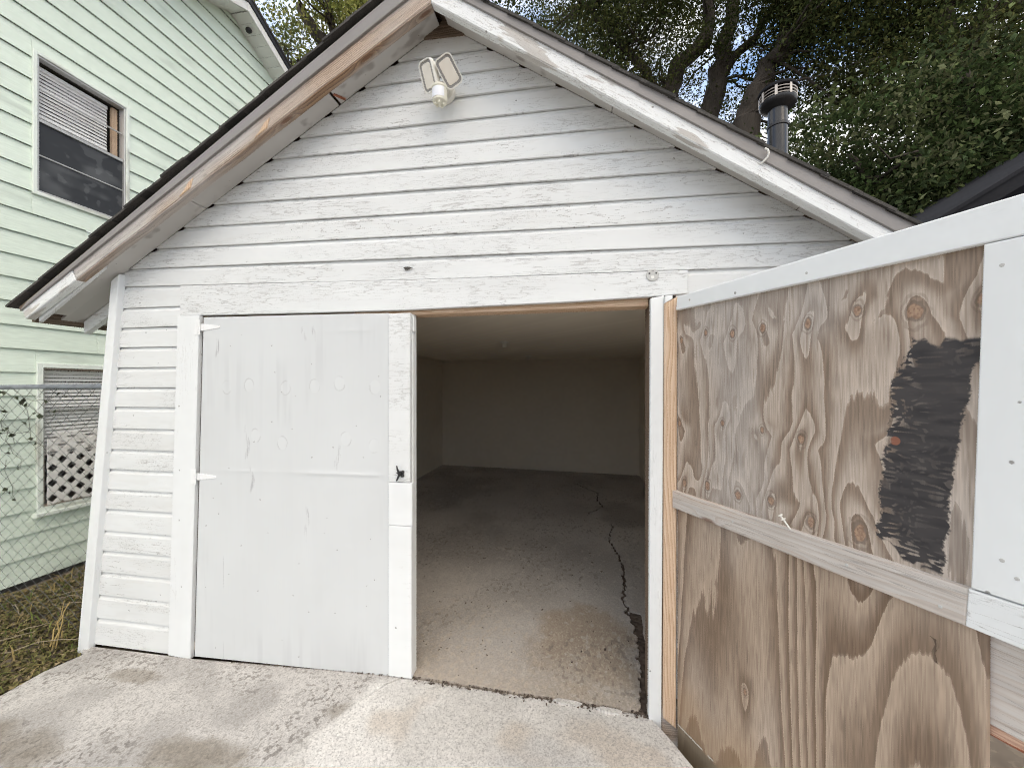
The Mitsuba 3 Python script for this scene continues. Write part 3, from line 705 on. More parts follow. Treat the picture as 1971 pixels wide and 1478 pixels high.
# roof: deck and shingle courses
R = 'garage__roof'
ap = V(-0.82, 3.745)
for side, (sl, ex_) in enumerate(((0.609, -2.66), (0.669, 2.57))):
    sgn = -1 if side == 0 else 1
    d = unit([sgn, 0, -sl])
    L = abs(ex_) * math.hypot(1, sl)
    nrm = unit([sgn * sl, 0, 1])
    ey = V(0, -1, 0) if side == 0 else V(0, 1, 0)
    # deck
    o = V(ap[0], 0, ap[1]) - nrm * 0.030
    put('deck', slab(rect(0, L - 0.03, *((-7.85, -1.915) if side == 0 else (1.915, 7.85))), o, d, ey, 0.022, 0.0).shape('dark_wood'), R)
    n = 21
    rr = np.random.default_rng(side)
    for i in range(n):
        a0, a1 = i * L / n - (0.02 if i else 0), (i + 1) * L / n + 0.012
        y0 = 1.882 + 0.010 * rr.random()
        dd = unit(d + nrm * 0.028)
        o = V(ap[0], 0, ap[1]) + d * a0 - nrm * 0.006
        put('shingle', slab(rect(0, a1 - a0, *((-7.9, -y0) if side == 0 else (y0, 7.9))), o + nrm * 0.004, dd, ey, 0.013, 0.001, 'y').shape('shingle_mat'), R)
put('ridge_cap', mikit.ply(cat([tube([(ap[0], 1.875, ap[1] + 0.002), (ap[0], 7.9, ap[1] + 0.002)], 0.03, 10)]), 'shingle_mat', smooth=40), R)

# side, back and inner walls, ceiling, floor
put('side_wall', slab([(2.10, -0.15), (7.7, -0.15), (7.7, 2.35), (2.10, 2.35)], (-3.24, 0, 0), V(0, -1, 0), EZ, 0.05, 0.0).shape('paint_siding'), G) if False else None
mb = MB()
for i in range(18):
    z0, z1 = -0.15 + i * 0.139, -0.15 + (i + 1) * 0.139
    x0, x1 = -3.235 + (z0 + 0.1) * 0.1126, -3.235 + (z1 + 0.1) * 0.1126
    o = V(x0 - 0.012, 0, z0)
    slab(rect(-7.7, -2.105, 0, math.hypot(0.139, x1 - x0 + 0.012)), o, V(0, -1, 0), V(x1 - x0 + 0.012, 0, z1 - z0), 0.02, 0.001, mb=mb)
put('side_wall', mb.shape('paint_siding'), G)
mb = MB()
for i in range(17):
    slab(rect(2.105, 7.7, 0, 0.136), V(rcx + 0.085 + 0.012, 0, -0.13 + i * 0.135), V(0, 1, 0), V(-0.012, 0, 0.135), 0.02, 0.001, mb=mb)
put('side_wall', mb.shape('paint_siding'), G)
put('back_wall', slab([(-3.2, -0.15), (1.45, -0.15), (1.45, 2.2), (-0.8, 3.62), (-2.95, 2.33)], (0, 7.68, 0), EX, EZ, 0.05, 0.0).shape('paint_siding'), G)
put('inner_wall', slab(rect(2.14, 7.64, -0.05, 2.16), (-2.74, 0, 0), V(0, 1, 0), EZ, 0.02, 0).shape('drywall'), G, 'left inner wall')
put('inner_wall', slab(rect(-7.64, -2.14, -0.05, 2.16), (1.03, 0, 0), V(0, -1, 0), EZ, 0.02, 0).shape('drywall'), G, 'right inner wall')
put('inner_wall', slab(rect(-2.738, 1.028, -0.05, 2.16), (0, 7.60, 0), EX, EZ, 0.02, 0).shape('drywall'), G, 'back inner wall')
put('inner_wall', slab(rect(-1.028, -0.345, -0.05, 2.158), (0, 2.275, 0), V(-1, 0, 0), EZ, 0.02, 0).shape('drywall'), G)
put('inner_wall', slab(rect(2.30, 2.738, -0.05, 2.158), (0, 2.275, 0), V(-1, 0, 0), EZ, 0.02, 0).shape('drywall'), G)
put('ceiling', slab(rect(-2.738, 1.028, -7.62, -2.15), (0, 0, 2.148), EX, V(0, -1, 0), 0.02, 0).shape('drywall'), G)
put('wall_panel', slab(rect(-6.62, -5.75, 0.90, 1.76), (1.026, 0, 0), V(0, -1, 0), EZ, 0.015, 0.002).shape('room_dark'), G, 'dark panel on the right inner wall')
put('outlet_plate', slab(rect(-6.55, -6.47, 0.46, 0.58), (1.022, 0, 0), V(0, -1, 0), EZ, 0.008, 0.002).shape('lamp_plastic'), G)
crack = [(0.36, 4.86), (0.33, 4.65), (0.284, 4.417), (0.30, 4.2), (0.345, 3.95), (0.368, 3.735), (0.35, 3.55), (0.342, 3.349), (0.31, 3.143), (0.33, 3.03), (0.35, 2.907), (0.352, 2.78), (0.363, 2.648), (0.352, 2.5), (0.35, 2.385), (0.318, 2.261), (0.312, 2.18), (0.300, 2.096)]
crack2 = [(-0.106, 6.754), (0.02, 6.5), (0.23, 6.218), (0.214, 5.794), (0.274, 5.554), (0.16, 5.35), (0.062, 5.18)]
rr = np.random.default_rng(8)


def jag(pl_, n, amp):
    ls = LineString(pl_)
    p = np.array([ls.interpolate(t, normalized=True).coords[0] for t in np.linspace(0, 1, n)])
    return [tuple(q) for q in p + rr.normal(0, amp, p.shape)]


ck = Polygon()
j1 = jag(crack, 130, 0.009)
for i in range(len(j1) - 1):
    w = 0.006 + 0.012 * rr.random() * (0.5 + i / 120)
    ck = ck.union(LineString(j1[i:i + 2]).buffer(w, cap_style='round', quad_segs=1))
j2 = jag(crack2, 60, 0.012)
for i in range(len(j2) - 1):
    ck = ck.union(LineString(j2[i:i + 2]).buffer(0.006 + 0.013 * rr.random(), quad_segs=1))
ck = ck.union(Polygon([(0.335, 3.02), (0.42, 3.0), (0.41, 2.84), (0.385, 2.70), (0.36, 2.64), (0.352, 2.80)])).union(Polygon([(0.345, 2.55), (0.40, 2.9), (0.40, 2.45), (0.352, 2.36)]))
fl = sbox(-2.75, 2.106, 1.04, 7.62).difference(ck.buffer(0))
zfl = lambda x, y: 0.012 - (x + 0.98) * 0.019 + 0.006 * (y - 2.1)
labels['garage__floor'] = {'label': 'worn concrete floor with a long crack'}
parts = sorted(getattr(fl, 'geoms', [fl]), key=lambda g: -g.area)


def sheet(poly, zf, drop):
    v, f = trimesh.creation.triangulate_polygon(poly, engine='earcut')
    m = trimesh.creation.extrude_triangulation(v, f, drop)
    top = m.vertices[:, 2] > drop / 2
    z = zf(m.vertices[:, 0], m.vertices[:, 1])
    m.vertices[:, 2] = np.where(top, z, z - drop)
    return m


scene['garage__floor'] = mikit.ply(cat([sheet(g, zfl, 0.05) for g in parts if g.area > 1e-4]), 'concrete_floor', smooth=False)
put('crack_fill', mikit.ply(sheet(sbox(-0.3, 2.12, 0.6, 7.0), lambda x, y: zfl(x, y) - 0.012, 0.01), 'dirt_fill'), G)
put('floor_edge', slab([(-0.98, 0.0)] + [(x, -0.002 - 0.022 * (x + 0.98) + 0.010 * rr.random()) for x in np.linspace(-0.95, 0.32, 40)] + [(0.32, -0.12), (-0.98, -0.12)], (0, 2.106, 0), EX, EZ, 0.02, 0.0).shape('dirt_fill'), G) if False else None
# grit along the threshold
grit = []
for i in range(800):
    x = -2.2 + 2.53 * rr.random() ** 0.6
    b = trimesh.creation.icosphere(0, 0.0015 + 0.0055 * rr.random() ** 3)
    b.apply_scale([1 + rr.random() * 1.5, 0.8, 0.5])
    b.apply_transform(trimesh.transformations.rotation_matrix(rr.random() * 6, [0, 0, 1]))
    b.apply_translation([x, 2.096 - 0.004 + 0.012 * rr.normal() * (0.4 + 0.6 * (x > -0.9)), (zl(x, 2.09) if x < -0.98 else zr(x, 2.09)) + 0.004])
    grit.append(b)
put('gravel', mikit.ply(cat(grit), 'dirt_fill', smooth=False), None, 'line of dark grit and crumbs along the garage threshold', 'stuff', 'grit')
chips = []
for x0, x1, y in ((-0.15, 0.0, 2.088), (0.07, 0.2, 2.078)):
    pts = [(x0, y), (x0 + 0.04, y - 0.014), (x1 - 0.02, y - 0.016), (x1, y + 0.004), (x1 - 0.03, y + 0.012), (x0 + 0.03, y + 0.014)]
    k_ = put('threshold_patch', mikit.ply(sheet(Polygon(pts), lambda x, y_: zr(x, y_) + 0.012, 0.02), 'concrete_apron'), G)

# debris on the floor
deb = []
for i in range(170):
    x, y = rr.uniform(-1.5, 0.3), 2.3 + 4.0 * rr.random() ** 1.5
    s = 0.0025 + 0.007 * rr.random() ** 3
    b = trimesh.creation.box((s * (1 + 2 * rr.random()), s, 0.003))
    b.apply_transform(trimesh.transformations.rotation_matrix(rr.random() * 6, [0, 0, 1]))
    b.apply_translation([x, y, zfl(x, y) + 0.0016])
    deb.append(b)
put('debris', mikit.ply(cat(deb), 'dirt_fill'), None, 'dark crumbs and leaf bits scattered on the garage floor', 'stuff', 'debris')

# ceiling lampholders
for i, (x, y) in enumerate(((-0.887, 4.55), (-0.894, 6.70))):
    t = thing('lamp_holder', ('bare white lampholder on the garage ceiling nearer the doorway', 'bare white lampholder on the garage ceiling nearer the back wall')[i], 'lamp holder', 'lampholders on the garage ceiling')
    put('base', mikit.ply(orient(lathe([(0, 0), (0.056, 0), (0.056, 0.006), (0.04, 0.016), (0.0, 0.018)], 28), (x, y, 2.1478), (0, 0, -1)), 'lamp_plastic', smooth=30), t)
    put('socket', mikit.ply(orient(lathe([(0.018, 0.0), (0.026, 0.015), (0.024, 0.05), (0.018, 0.05), (0.017, 0.02), (0.0, 0.018)], 24), (x, y, 2.131), (0, 0, -1)), 'lamp_plastic', smooth=30), t)

# ------------------------------------------------------------------ the closed left door
D1 = 'garage__door'
labels[D1] = {'label': 'closed white painted plywood door with stains and T hinges'}
dl = lambda z: caseR(z) + 0.019
put('panel', slab([(dl(-0.035), -0.036), (-1.066, -0.004 + 0.006), (-1.066, 2.034), (-1.5, 2.040), (dl(2.047), 2.047)], (0, 2.088, 0), EX, EZ, 0.02, 0.002, 'y').shape('paint_door'), D1)
for z0, z1, x1 in ((1.093, 2.030, -0.936), (0.851, 1.090, -0.924), (0.0095, 0.8485, -0.928)):
    put('stile', slab(rect(-1.0645, x1, z0, z1), (0, 2.079, 0), EX, EZ, 0.028, 0.003).shape('paint_trim' if z0 < 0.9 else 'paint_crackled'), D1)
put('frame', slab(rect(-1.02, -0.931, 0.012, 2.026), (0, 2.108, 0), EX, EZ, 0.045, 0.003, 'y').shape('paint_trim'), D1)
put('stop_block', slab(rect(-0.9315, -0.9225, 1.93, 2.012), (0, 2.10, 0), EX, EZ, 0.03, 0.002, 'y').shape('paint_trim'), D1)


def t_hinge(z, par):
    x = float(caseR(z))
    mb = MB()
    slab([(x + 0.024, z + 0.020), (x + 0.135, z + 0.008), (x + 0.142, z), (x + 0.135, z - 0.006), (x + 0.024, z - 0.020)][::-1], (0, 2.0845, 0), EX, EZ, 0.003, 0.0008, mb=mb)
    slab(rect(x - 0.030, x - 0.005, z - 0.044, z + 0.044), (0, 2.0752, 0), EX, EZ, 0.003, 0.0008, mb=mb)
    slab(rect(x - 0.006, x + 0.025, z - 0.021, z + 0.021), (0, 2.081, 0), EX, EZ, 0.003, 0.0006, mb=mb)
    k = put('hinge', mb.shape('hinge_paint'), par)
    return k, x


for z in (1.985, 1.072):
    k, x = t_hinge(z, D1)
    put('hinge_pin', mikit.ply(orient(trimesh.creation.cylinder(0.005, 0.09, sections=12), (x + 0.006, 2.0735, z), (0, 0, 1)), 'hinge_paint', smooth=30), D1)
lx, lz = -0.988, 1.142
ms = [orient(lathe([(0, 0), (0.015, 0), (0.015, 0.006), (0.009, 0.009), (0.008, 0.020), (0, 0.020)], 20), (lx, 2.079, lz), (0, -1, 0))]
ms += [tube([(lx - 0.004, 2.060, lz + 0.006), (lx - 0.012, 2.056, lz + 0.028), (lx - 0.016, 2.056, lz + 0.046)], [0.0065, 0.005, 0.0032], 8)]
ms += [tube([(lx - 0.004, 2.060, lz - 0.006), (lx - 0.010, 2.056, lz - 0.024), (lx - 0.016, 2.054, lz - 0.036)], [0.0065, 0.0055, 0.0045], 8)]
ms += [tube([(lx - 0.002, 2.062, lz), (lx - 0.018, 2.058, lz + 0.008)], [0.006, 0.0035], 8)]
for s in (1, -1):
    ms += [orient(lathe([(0, 0), (0.0085, 0), (0.0085, 0.008), (0.006, 0.010), (0, 0.010)], 16), (lx + 0.012, 2.073, lz + s * 0.0105), (0.2, -1, 0))]
put('latch', mikit.ply(cat(ms), 'black_paint', smooth=35), D1, 'small black turn latch')

# ------------------------------------------------------------------ the open right door
D2 = 'garage__door_001'
labels[D2] = {'label': 'open door of bare weathered plywood with white rails and a black paint patch'}
HO = V(HX, HY, 0)


def dslab(poly, lift, th, c, grain, m, name, label=None, off=None):
    return put(name, slab(poly, HO + HN * lift, HD, EZ, th, c, grain, off).shape(m), D2, label)


dslab(rect(0.0, 1.032, 1.06, 2.03), 0.0, 0.014, 0.0015, 'y', 'plywood', 'panel', 'upper plywood panel with rows of knots and a black painted patch')
dslab([(0.0, -0.15), (1.028, -0.13), (1.031, 1.058), (0.0, 1.058)], 0.0, 0.014, 0.0015, 'y', 'plywood', 'panel', 'lower plywood panel with tall wavy grain')
dslab([(0.012, 1.989), (1.028, 1.966), (1.27, 1.961), (1.27, 2.060), (0.02, 2.052)], 0.021, 0.021, 0.003, 'x', 'paint_trim', 'rail', 'white painted top rail')
dslab([(-0.012, 1.037), (0.95, 1.027), (1.0, 1.027), (1.005, 1.122), (-0.012, 1.120)], 0.021, 0.021, 0.003, 'x', 'rail_wood', 'rail', 'bare grey middle rail')
dslab([(1.0005, 1.027), (1.27, 1.022), (1.27, 1.124), (1.0055, 1.122)], 0.021, 0.021, 0.003, 'x', 'paint_peeling', 'rail', 'white painted end of the middle rail')
dslab([(1.010, 1.126), (1.27, 1.128), (1.27, 1.9585), (1.032, 1.9635)], 0.021, 0.030, 0.003, 'y', 'paint_trim', 'stile', 'white painted stile')
dslab(rect(0.90, 1.27, 0.795, 1.06), -0.016, 0.03, 0.003, 'x', 'rail_wood', 'plank', 'weathered grey plank below the middle rail')
dslab(rect(0.90, 1.27, 0.768, 0.7945), -0.018, 0.034, 0.002, 'x', 'red_wood', 'plank_edge', 'red and white flaking bottom edge of the plank')
dslab(rect(0.0, 0.09, -0.05, 2.03), -0.016, 0.035, 0.002, 'y', 'dark_wood', 'back_stile')
dslab(rect(0.09, 1.27, 1.93, 2.03), -0.0165, 0.035, 0.002, 'x', 'paint_trim', 'back_rail')
p0 = HO + HD * 0.563 + EZ * 1.121 + HN * 0.018
p1 = HO + HD * 0.538 + EZ * 1.163 + HN * 0.032
put('hook', mikit.ply(cat([tube([p0, p1], 0.0028, 8), orient(lathe([(0, 0), (0.0085, 0.0), (0.0085, 0.003), (0, 0.004)], 16), p1, p1 - p0), orient(lathe([(0, 0), (0.0085, 0.0), (0.0085, 0.003), (0, 0.004)], 16), p0 + 0.7 * (p1 - p0), p1 - p0)]), 'lamp_plastic', smooth=30), D2, 'white plastic anchor sticking out over the rail')
mk = [(0.925, 0.955), (0.94, 0.952), (0.944, 0.935), (0.936, 0.915), (0.941, 0.89), (0.934, 0.893), (0.929, 0.918), (0.936, 0.937), (0.934, 0.946)]
dslab([(a, b) for a, b in mk], 0.001, 0.002, 0.0003, 'y', 'dark_wood', 'gouge')
for a_, b_, l_ in ((1.062, 1.905, 0.021), (1.085, 1.182, 0.021), (1.062, 1.215, 0.021), (0.10, 2.02, 0.021), (0.62, 2.005, 0.021), (0.33, 1.075, 0.021), (0.74, 1.070, 0.021), (0.955, 1.052, 0.021)):
    put('screw', mikit.ply(orient(lathe([(0, 0), (0.0045, 0), (0.0045, 0.0008), (0.003, 0.0016), (0, 0.0012)], 14), HO + HD * a_ + EZ * b_ + HN * l_, HN), 'plate_grey' if a_ > 0.3 else 'rake_wood', smooth=30), D2)
# cup hook on the right barge board
q = V(0.777, 1.904, 2.60)
put('cup_hook', mikit.ply(tube([q + V(-.010, 0, -.008), q + V(0, -.010, 0), q + V(.010, -.018, .010), q + V(.013, -.022, .025), q + V(.008, -.024, .038), q + V(-.004, -.024, .045)], 0.0042, 8), 'lamp_plastic', smooth=40), G, 'white hook on the right barge board')

# ------------------------------------------------------------------ flue pipe on the right roof slope
F = thing('flue_pipe', 'black metal flue pipe with louvred cap on the right roof slope', 'flue pipe')
fx, fy = 1.073, 2.45
put('pipe', mikit.ply(orient(lathe([(0.056, 2.40), (0.0545, 3.06), (0.056, 3.062), (0.0565, 3.072), (0.0535, 3.078), (0.053, 3.19)], 40), (fx, fy, 0), (0, 0, 1), (1, 0, 0), 0.9), 'flue_black', smooth=40), F)
put('band', mikit.ply(orient(lathe([(0.0575, 3.058), (0.0595, 3.060), (0.0595, 3.074), (0.0575, 3.076)], 40), (fx, fy, 0), (0, 0, 1), (1, 0, 0), 0.9), 'black_paint', smooth=40), F)
put('flashing', slab([(-0.13, -0.13), (0.13, -0.13), (0.13, 0.13), (-0.13, 0.13)], V(fx, fy, 3.745 - 0.669 * (fx + 0.82) + 0.03), V(1, 0, -0.669), V(0, 1, 0), 0.004, 0.001).shape('grey_metal'), F)
Cp = put('cap', mikit.ply(orient(lathe([(0.053, 3.155), (0.088, 3.172), (0.099, 3.185), (0.100, 3.199), (0.094, 3.201), (0.05, 3.195)], 48), (fx, fy, 0), (0, 0, 1), (1, 0, 0), 0.9), 'black_paint', smooth=40), F)
put('lid', mikit.ply(orient(lathe([(0, 3.275), (0.07, 3.274), (0.103, 3.268), (0.106, 3.263), (0.106, 3.252), (0.10, 3.250), (0, 3.251)], 48), (fx, fy, 0), (0, 0, 1), (1, 0, 0), 0.9), 'charcoal_paint', smooth=40), Cp)
for i in range(3):
    z = 3.204 + i * 0.0165
    put('louvre', mikit.ply(orient(lathe([(0.085, z + 0.008), (0.099, z), (0.1005, z + 0.004), (0.087, z + 0.012)], 48), (fx, fy, 0), (0, 0, 1), (1, 0, 0), 0.9), 'louvre_metal', smooth=30), Cp)
for i in range(8):
    t = i * PI / 4 + 0.3
    put('rib', bar((fx + 0.0893 * math.cos(t), fy + 0.0893 * math.sin(t), 3.196), (fx + 0.0893 * math.cos(t), fy + 0.0893 * math.sin(t), 3.254), (-math.sin(t), math.cos(t), 0), 0.012, 0.005, 0.001).shape('louvre_metal'), Cp)
put('core', mikit.ply(orient(lathe([(0.06, 3.19), (0.07, 3.2), (0.07, 3.252), (0.0, 3.252)], 24), (fx, fy, 0), (0, 0, 1), (1, 0, 0), 0.9), 'black_paint', smooth=40), Cp)

# ------------------------------------------------------------------ security light under the gable
S = thing('security_light', 'white twin head security floodlight with motion sensor high on the gable', 'security light')
put('base', mikit.ply(orient(lathe([(0, 0), (0.058, 0), (0.058, 0.012), (0.05, 0.024), (0.02, 0.03), (0, 0.03)], 36), (-0.738, FY - 0.002, 3.222), (0, -1, 0)), 'lamp_plastic', smooth=35), S)
put('neck', mikit.ply(cat([tube([(-0.738, 2.075, 3.222), (-0.738, 2.03, 3.205), (-0.735, 2.005, 3.18)], [0.03, 0.032, 0.036], 16), tube([(-0.738, 2.05, 3.225), (-0.775, 2.03, 3.238)], [0.022, 0.018], 12), tube([(-0.738, 2.05, 3.225), (-0.69, 2.03, 3.238)], [0.022, 0.018], 12)]), 'lamp_plastic', smooth=40), S)
put('sensor', mikit.ply(orient(lathe([(0.0, -0.040), (0.028, -0.040), (0.037, -0.034), (0.0385, -0.026), (0.0385, 0.03), (0.0415, 0.032), (0.0415, 0.042), (0.032, 0.046), (0, 0.046)], 36), (-0.733, 1.995, 3.142)), 'aged_plastic', smooth=35), S)
put('sensor_lens', mikit.ply(trimesh.Trimesh(*(lambda th_, z_: (np.array([[-0.733 + 0.0398 * math.sin(t), 1.995 - 0.0398 * math.cos(t), 3.142 + z] for z in (-0.024, 0.026) for t in th_]),
                                                             np.array([[i, i + 1, i + 18] for i in range(16)] + [[i, i + 18, i + 17] for i in range(16)])))(np.linspace(-1.35, 0.95, 17), 0), process=False), 'sensor_lens', smooth=True), S)
for t in np.linspace(0, 2 * PI, 5, endpoint=False):
    put('knob', mikit.ply(orient(trimesh.creation.cylinder(0.005, 0.014, sections=10), (-0.733 + 0.022 * math.cos(t), 1.992 + 0.022 * math.sin(t), 3.142 - 0.044)), 'aged_plastic', smooth=30), S)


def rrect(w, h, r, n=5):
    return list(Polygon(rect(-w / 2 + r, w / 2 - r, -h / 2 + r, h / 2 - r)).buffer(r, quad_segs=n).exterior.coords)[:-1]


def floodhead(pos, nrm, upv):
    nrm = unit(nrm); up_ = unit(np.asarray(upv, float) - nrm * (np.asarray(upv, float) @ nrm)); ex = np.cross(up_, nrm)
    w, h = 0.096, 0.140
    hd = put('lamp_head', slab(rrect(w, h, 0.024), np.asarray(pos) + nrm * 0.004, ex, up_, 0.014, 0.002).shape('lamp_plastic'), S)
    o = np.asarray(pos)
    ring = Polygon(rrect(w, h, 0.024)).difference(Polygon(rrect(w - 0.010, h - 0.010, 0.020)))
    m = trimesh.creation.extrude_polygon(ring, 0.008, engine='earcut')
    M = np.eye(4); M[:3, 0], M[:3, 1], M[:3, 2], M[:3, 3] = ex, up_, nrm, o + nrm * 0.0035
    m.apply_transform(M)
    put('rim', mikit.ply(m, 'lamp_plastic'), hd)
    put('gasket', slab(rrect(w - 0.012, h - 0.012, 0.02), o + nrm * 0.0055, ex, up_, 0.004, 0.0).shape('lamp_gasket'), hd)
    put('lens', slab(rrect(w - 0.034, h - 0.034, 0.012), o + nrm * 0.0085, ex, up_, 0.006, 0.002).shape('lamp_lens'), hd)
    bk = slab(rrect(w * 0.9, h * 0.9, 0.03), o - nrm * 0.0105, ex, up_, 0.02, 0.0)
    put('housing', bk.shape('lamp_plastic'), hd)


floodhead((-0.675, 1.972, 3.243), (0.22, -0.80, -0.56), (-0.50, 0.0, 1))
floodhead((-0.784, 1.972, 3.234), (-0.46, -0.78, -0.42), (0.10, 0.0, 1))

# ------------------------------------------------------------------ the mint green house
H = thing('house', 'mint green lap sided house standing left of the garage', 'house')
HXW = -4.45
gable = Polygon([(0.44, -0.3), (8.44, -0.3), (8.44, 6.416 - 4 * 0.45), (4.44, 6.416), (0.44, 6.416 - 4 * 0.45)])
wins = [sbox(2.55, 3.21, 3.262, 4.396), sbox(2.575, 0.578, 3.275, 1.822)]
zs = [0.048 + 0.1880 * i for i in range(14)] + [0.048 + 0.1880 * 13 + 0.1832 * i for i in range(1, 23)]
rr = np.random.default_rng(3)
for i in range(len(zs) - 1):
    za, zb_ = zs[i], zs[i + 1]
    row = sbox(0.44, za, 8.44, zb_).intersection(gable)
    if row.is_empty or row.area < 1e-3:
        continue
    cut = [0.44, 8.44]
    for w in wins:
        if w.bounds[1] < zb_ - 0.004 and w.bounds[3] > za + 0.004:
            cut += [w.bounds[0], w.bounds[2]]
    if len(cut) == 2:
        jx = {16: [2.98], 13: [3.1], 22: [2.95], 10: [3.0], 18: [3.62]}.get(i, [rr.uniform(3.6, 7)])
        cut += jx
    cut = sorted(cut)
    for a0, a1 in zip(cut[:-1], cut[1:]):
        pg = row.intersection(sbox(a0 + 0.0008, za, a1 - 0.0008, zb_))
        for w in wins:
            pg = pg.difference(w)
        for g in getattr(pg, 'geoms', [pg]):
            if g.is_empty or g.area < 2e-4 or g.geom_type != 'Polygon':
                continue
            c = list(g.simplify(1e-4).exterior.coords)[:-1]
            put('siding_board', slab(c, (HXW, 0, 0), V(0, 1, 0), EZ, 0.007, 0.0012, 'x', warp=lambda q, za=za, zb_=zb_: 0.017 * (1 - np.clip((q[:, 1] - za) / (zb_ - za), 0, 1)) - 0.003).shape('mint_paint'), H)
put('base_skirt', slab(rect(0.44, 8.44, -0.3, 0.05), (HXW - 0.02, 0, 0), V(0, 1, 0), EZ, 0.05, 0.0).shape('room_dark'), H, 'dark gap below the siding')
for x0, x1, y0, y1 in ((-10, -4.49, 0.44, 0.47), (-10, -4.49, 8.41, 8.44)):
    put('wall', mikit.ply(trimesh.creation.box(bounds=[[x0, y0, -0.3], [x1, y1, 4.6]]), 'mint_paint'), H)
put('wall', mikit.ply(trimesh.creation.box(bounds=[[-10.03, 0.44, -0.3], [-10, 8.44, 4.6]]), 'mint_paint'), H)


def yz(poly, x, th, c, grain, m, par, name, label=None):
    return put(name, slab(poly, (x, 0, 0), V(0, 1, 0), EZ, th, c, grain).shape(m), par, label)


def frame_bars(par, name, y0, y1, z0, z1, w, x, th, m, c=0.003):
    yz(rect(y0, y0 + w, z0, z1), x, th, c, 'y', m, par, name); yz(rect(y1 - w, y1, z0, z1), x, th, c, 'y', m, par, name)
    yz(rect(y0 + w, y1 - w, z0, z0 + w), x, th, c, 'x', m, par, name); yz(rect(y0 + w, y1 - w, z1 - w, z1), x, th, c, 'x', m, par, name)


def blind(par, y0, y1, z0, z1, x, pitch=0.030, tilt=(-0.42, 0.91)):
    mb = MB()
    n = int((z1 - z0) / pitch)
    for i in range(n):
        z = z1 - (i + 0.5) * pitch
        sag = 0.0015 * math.sin(i * 1.7)
        slab(rect(y0, y1, -0.016, 0.016), (x, 0, z + sag), V(0, 1, 0), V(tilt[0], 0, tilt[1]), 0.0012, 0.0, mb=mb)
    k = put('blind_slats', mb.shape('blind_white'), par, None, 'stuff')
    yz(rect(y0, y1, z1, z1 + 0.03), x + 0.012, 0.03, 0.002, 'x', 'blind_white', par, 'blind_rail')
    yz(rect(y0, y1, z0 - 0.008, z0 + 0.006), x + 0.010, 0.022, 0.002, 'x', 'blind_white', par, 'blind_rail')


# upper window: glass and blind above, insect screen below
W1 = f'{H}__window'
labels[W1] = {'label': 'upper window with a white blind above a dark insect screen'}
y0, y1, z0, z1 = 2.55, 3.262, 3.21, 4.396
frame_bars(W1, 'casing', y0, y1, z0, z1, 0.028, HXW + 0.022, 0.03, 'mint_trim')
frame_bars(W1, 'frame', y0 + 0.028, y1 - 0.028, z0 + 0.028, z1 - 0.028, 0.016, HXW + 0.012, 0.06, 'aluminium', 0.002)
ya, yb, zm = y0 + 0.046, y1 - 0.046, 3.842
yz(rect(ya, yb, zm - 0.014, zm + 0.014), HXW + 0.004, 0.02, 0.002, 'x', 'aluminium', W1, 'meeting_rail')
yz(rect(ya, yb, 4.10, 4.112), HXW - 0.006, 0.012, 0.002, 'x', 'aluminium', W1, 'glazing_bar')
yz(rect(ya, yb, 3.545, 3.557), HXW - 0.001, 0.012, 0.002, 'x', 'aluminium', W1, 'glazing_bar')
yz(rect(ya, yb, z0 + 0.045, zm - 0.014), HXW - 0.010, 0.004, 0.0, 'y', 'screen_mesh', W1, 'screen')
yz(rect(ya, yb, zm + 0.014, z1 - 0.044), HXW - 0.018, 0.0, 0.0, 'y', 'glass', W1, 'pane') if False else put('pane', (lambda m: m.shape('glass'))((lambda mb: (mb.quad(V(HXW - 0.018, ya, zm), V(HXW - 0.018, yb, zm), V(HXW - 0.018, yb, z1 - 0.04), V(HXW - 0.018, ya, z1 - 0.04), (0, 0), (1, 0), (1, 1), (0, 1)), mb)[1])(MB())), W1)
blind(W1, ya + 0.004, yb - 0.085, zm + 0.06, z1 - 0.10, HXW - 0.075)
yz(rect(yb - 0.055, yb - 0.012, zm - 0.01, z1 - 0.06), HXW - 0.05, 0.03, 0.002, 'y', 'fresh_wood', W1, 'jamb_wood')
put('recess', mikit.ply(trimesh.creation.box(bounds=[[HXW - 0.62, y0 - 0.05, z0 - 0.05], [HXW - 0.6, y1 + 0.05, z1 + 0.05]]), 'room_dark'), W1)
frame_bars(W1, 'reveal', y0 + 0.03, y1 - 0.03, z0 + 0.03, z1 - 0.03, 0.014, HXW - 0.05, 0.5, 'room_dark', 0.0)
# lower window: blind behind glass
W2 = f'{H}__window_001'
labels[W2] = {'label': 'lower window with a white slatted blind'}
y0, y1, z0, z1 = 2.575, 3.275, 0.578, 1.822
frame_bars(W2, 'casing', y0, y1, z0, z1, 0.04, HXW + 0.022, 0.03, 'mint_trim')
frame_bars(W2, 'frame', y0 + 0.04, y1 - 0.04, z0 + 0.04, z1 - 0.04, 0.014, HXW + 0.008, 0.05, 'rake_wood', 0.002)
yz(rect(y0 + 0.054, y1 - 0.054, 1.42, 1.438), HXW - 0.004, 0.02, 0.002, 'x', 'aluminium', W2, 'meeting_rail')
mb = MB(); q = [V(HXW - 0.018, y0 + 0.05, z0 + 0.05), V(HXW - 0.018, y1 - 0.05, z0 + 0.05), V(HXW - 0.018, y1 - 0.05, z1 - 0.05), V(HXW - 0.018, y0 + 0.05, z1 - 0.05)]
mb.quad(*q, (0, 0), (1, 0), (1, 1), (0, 1))
put('pane', mb.shape('glass'), W2)
blind(W2, y0 + 0.06, y1 - 0.06, 1.05, z1 - 0.09, HXW - 0.055, 0.032, (-0.6, 0.8))
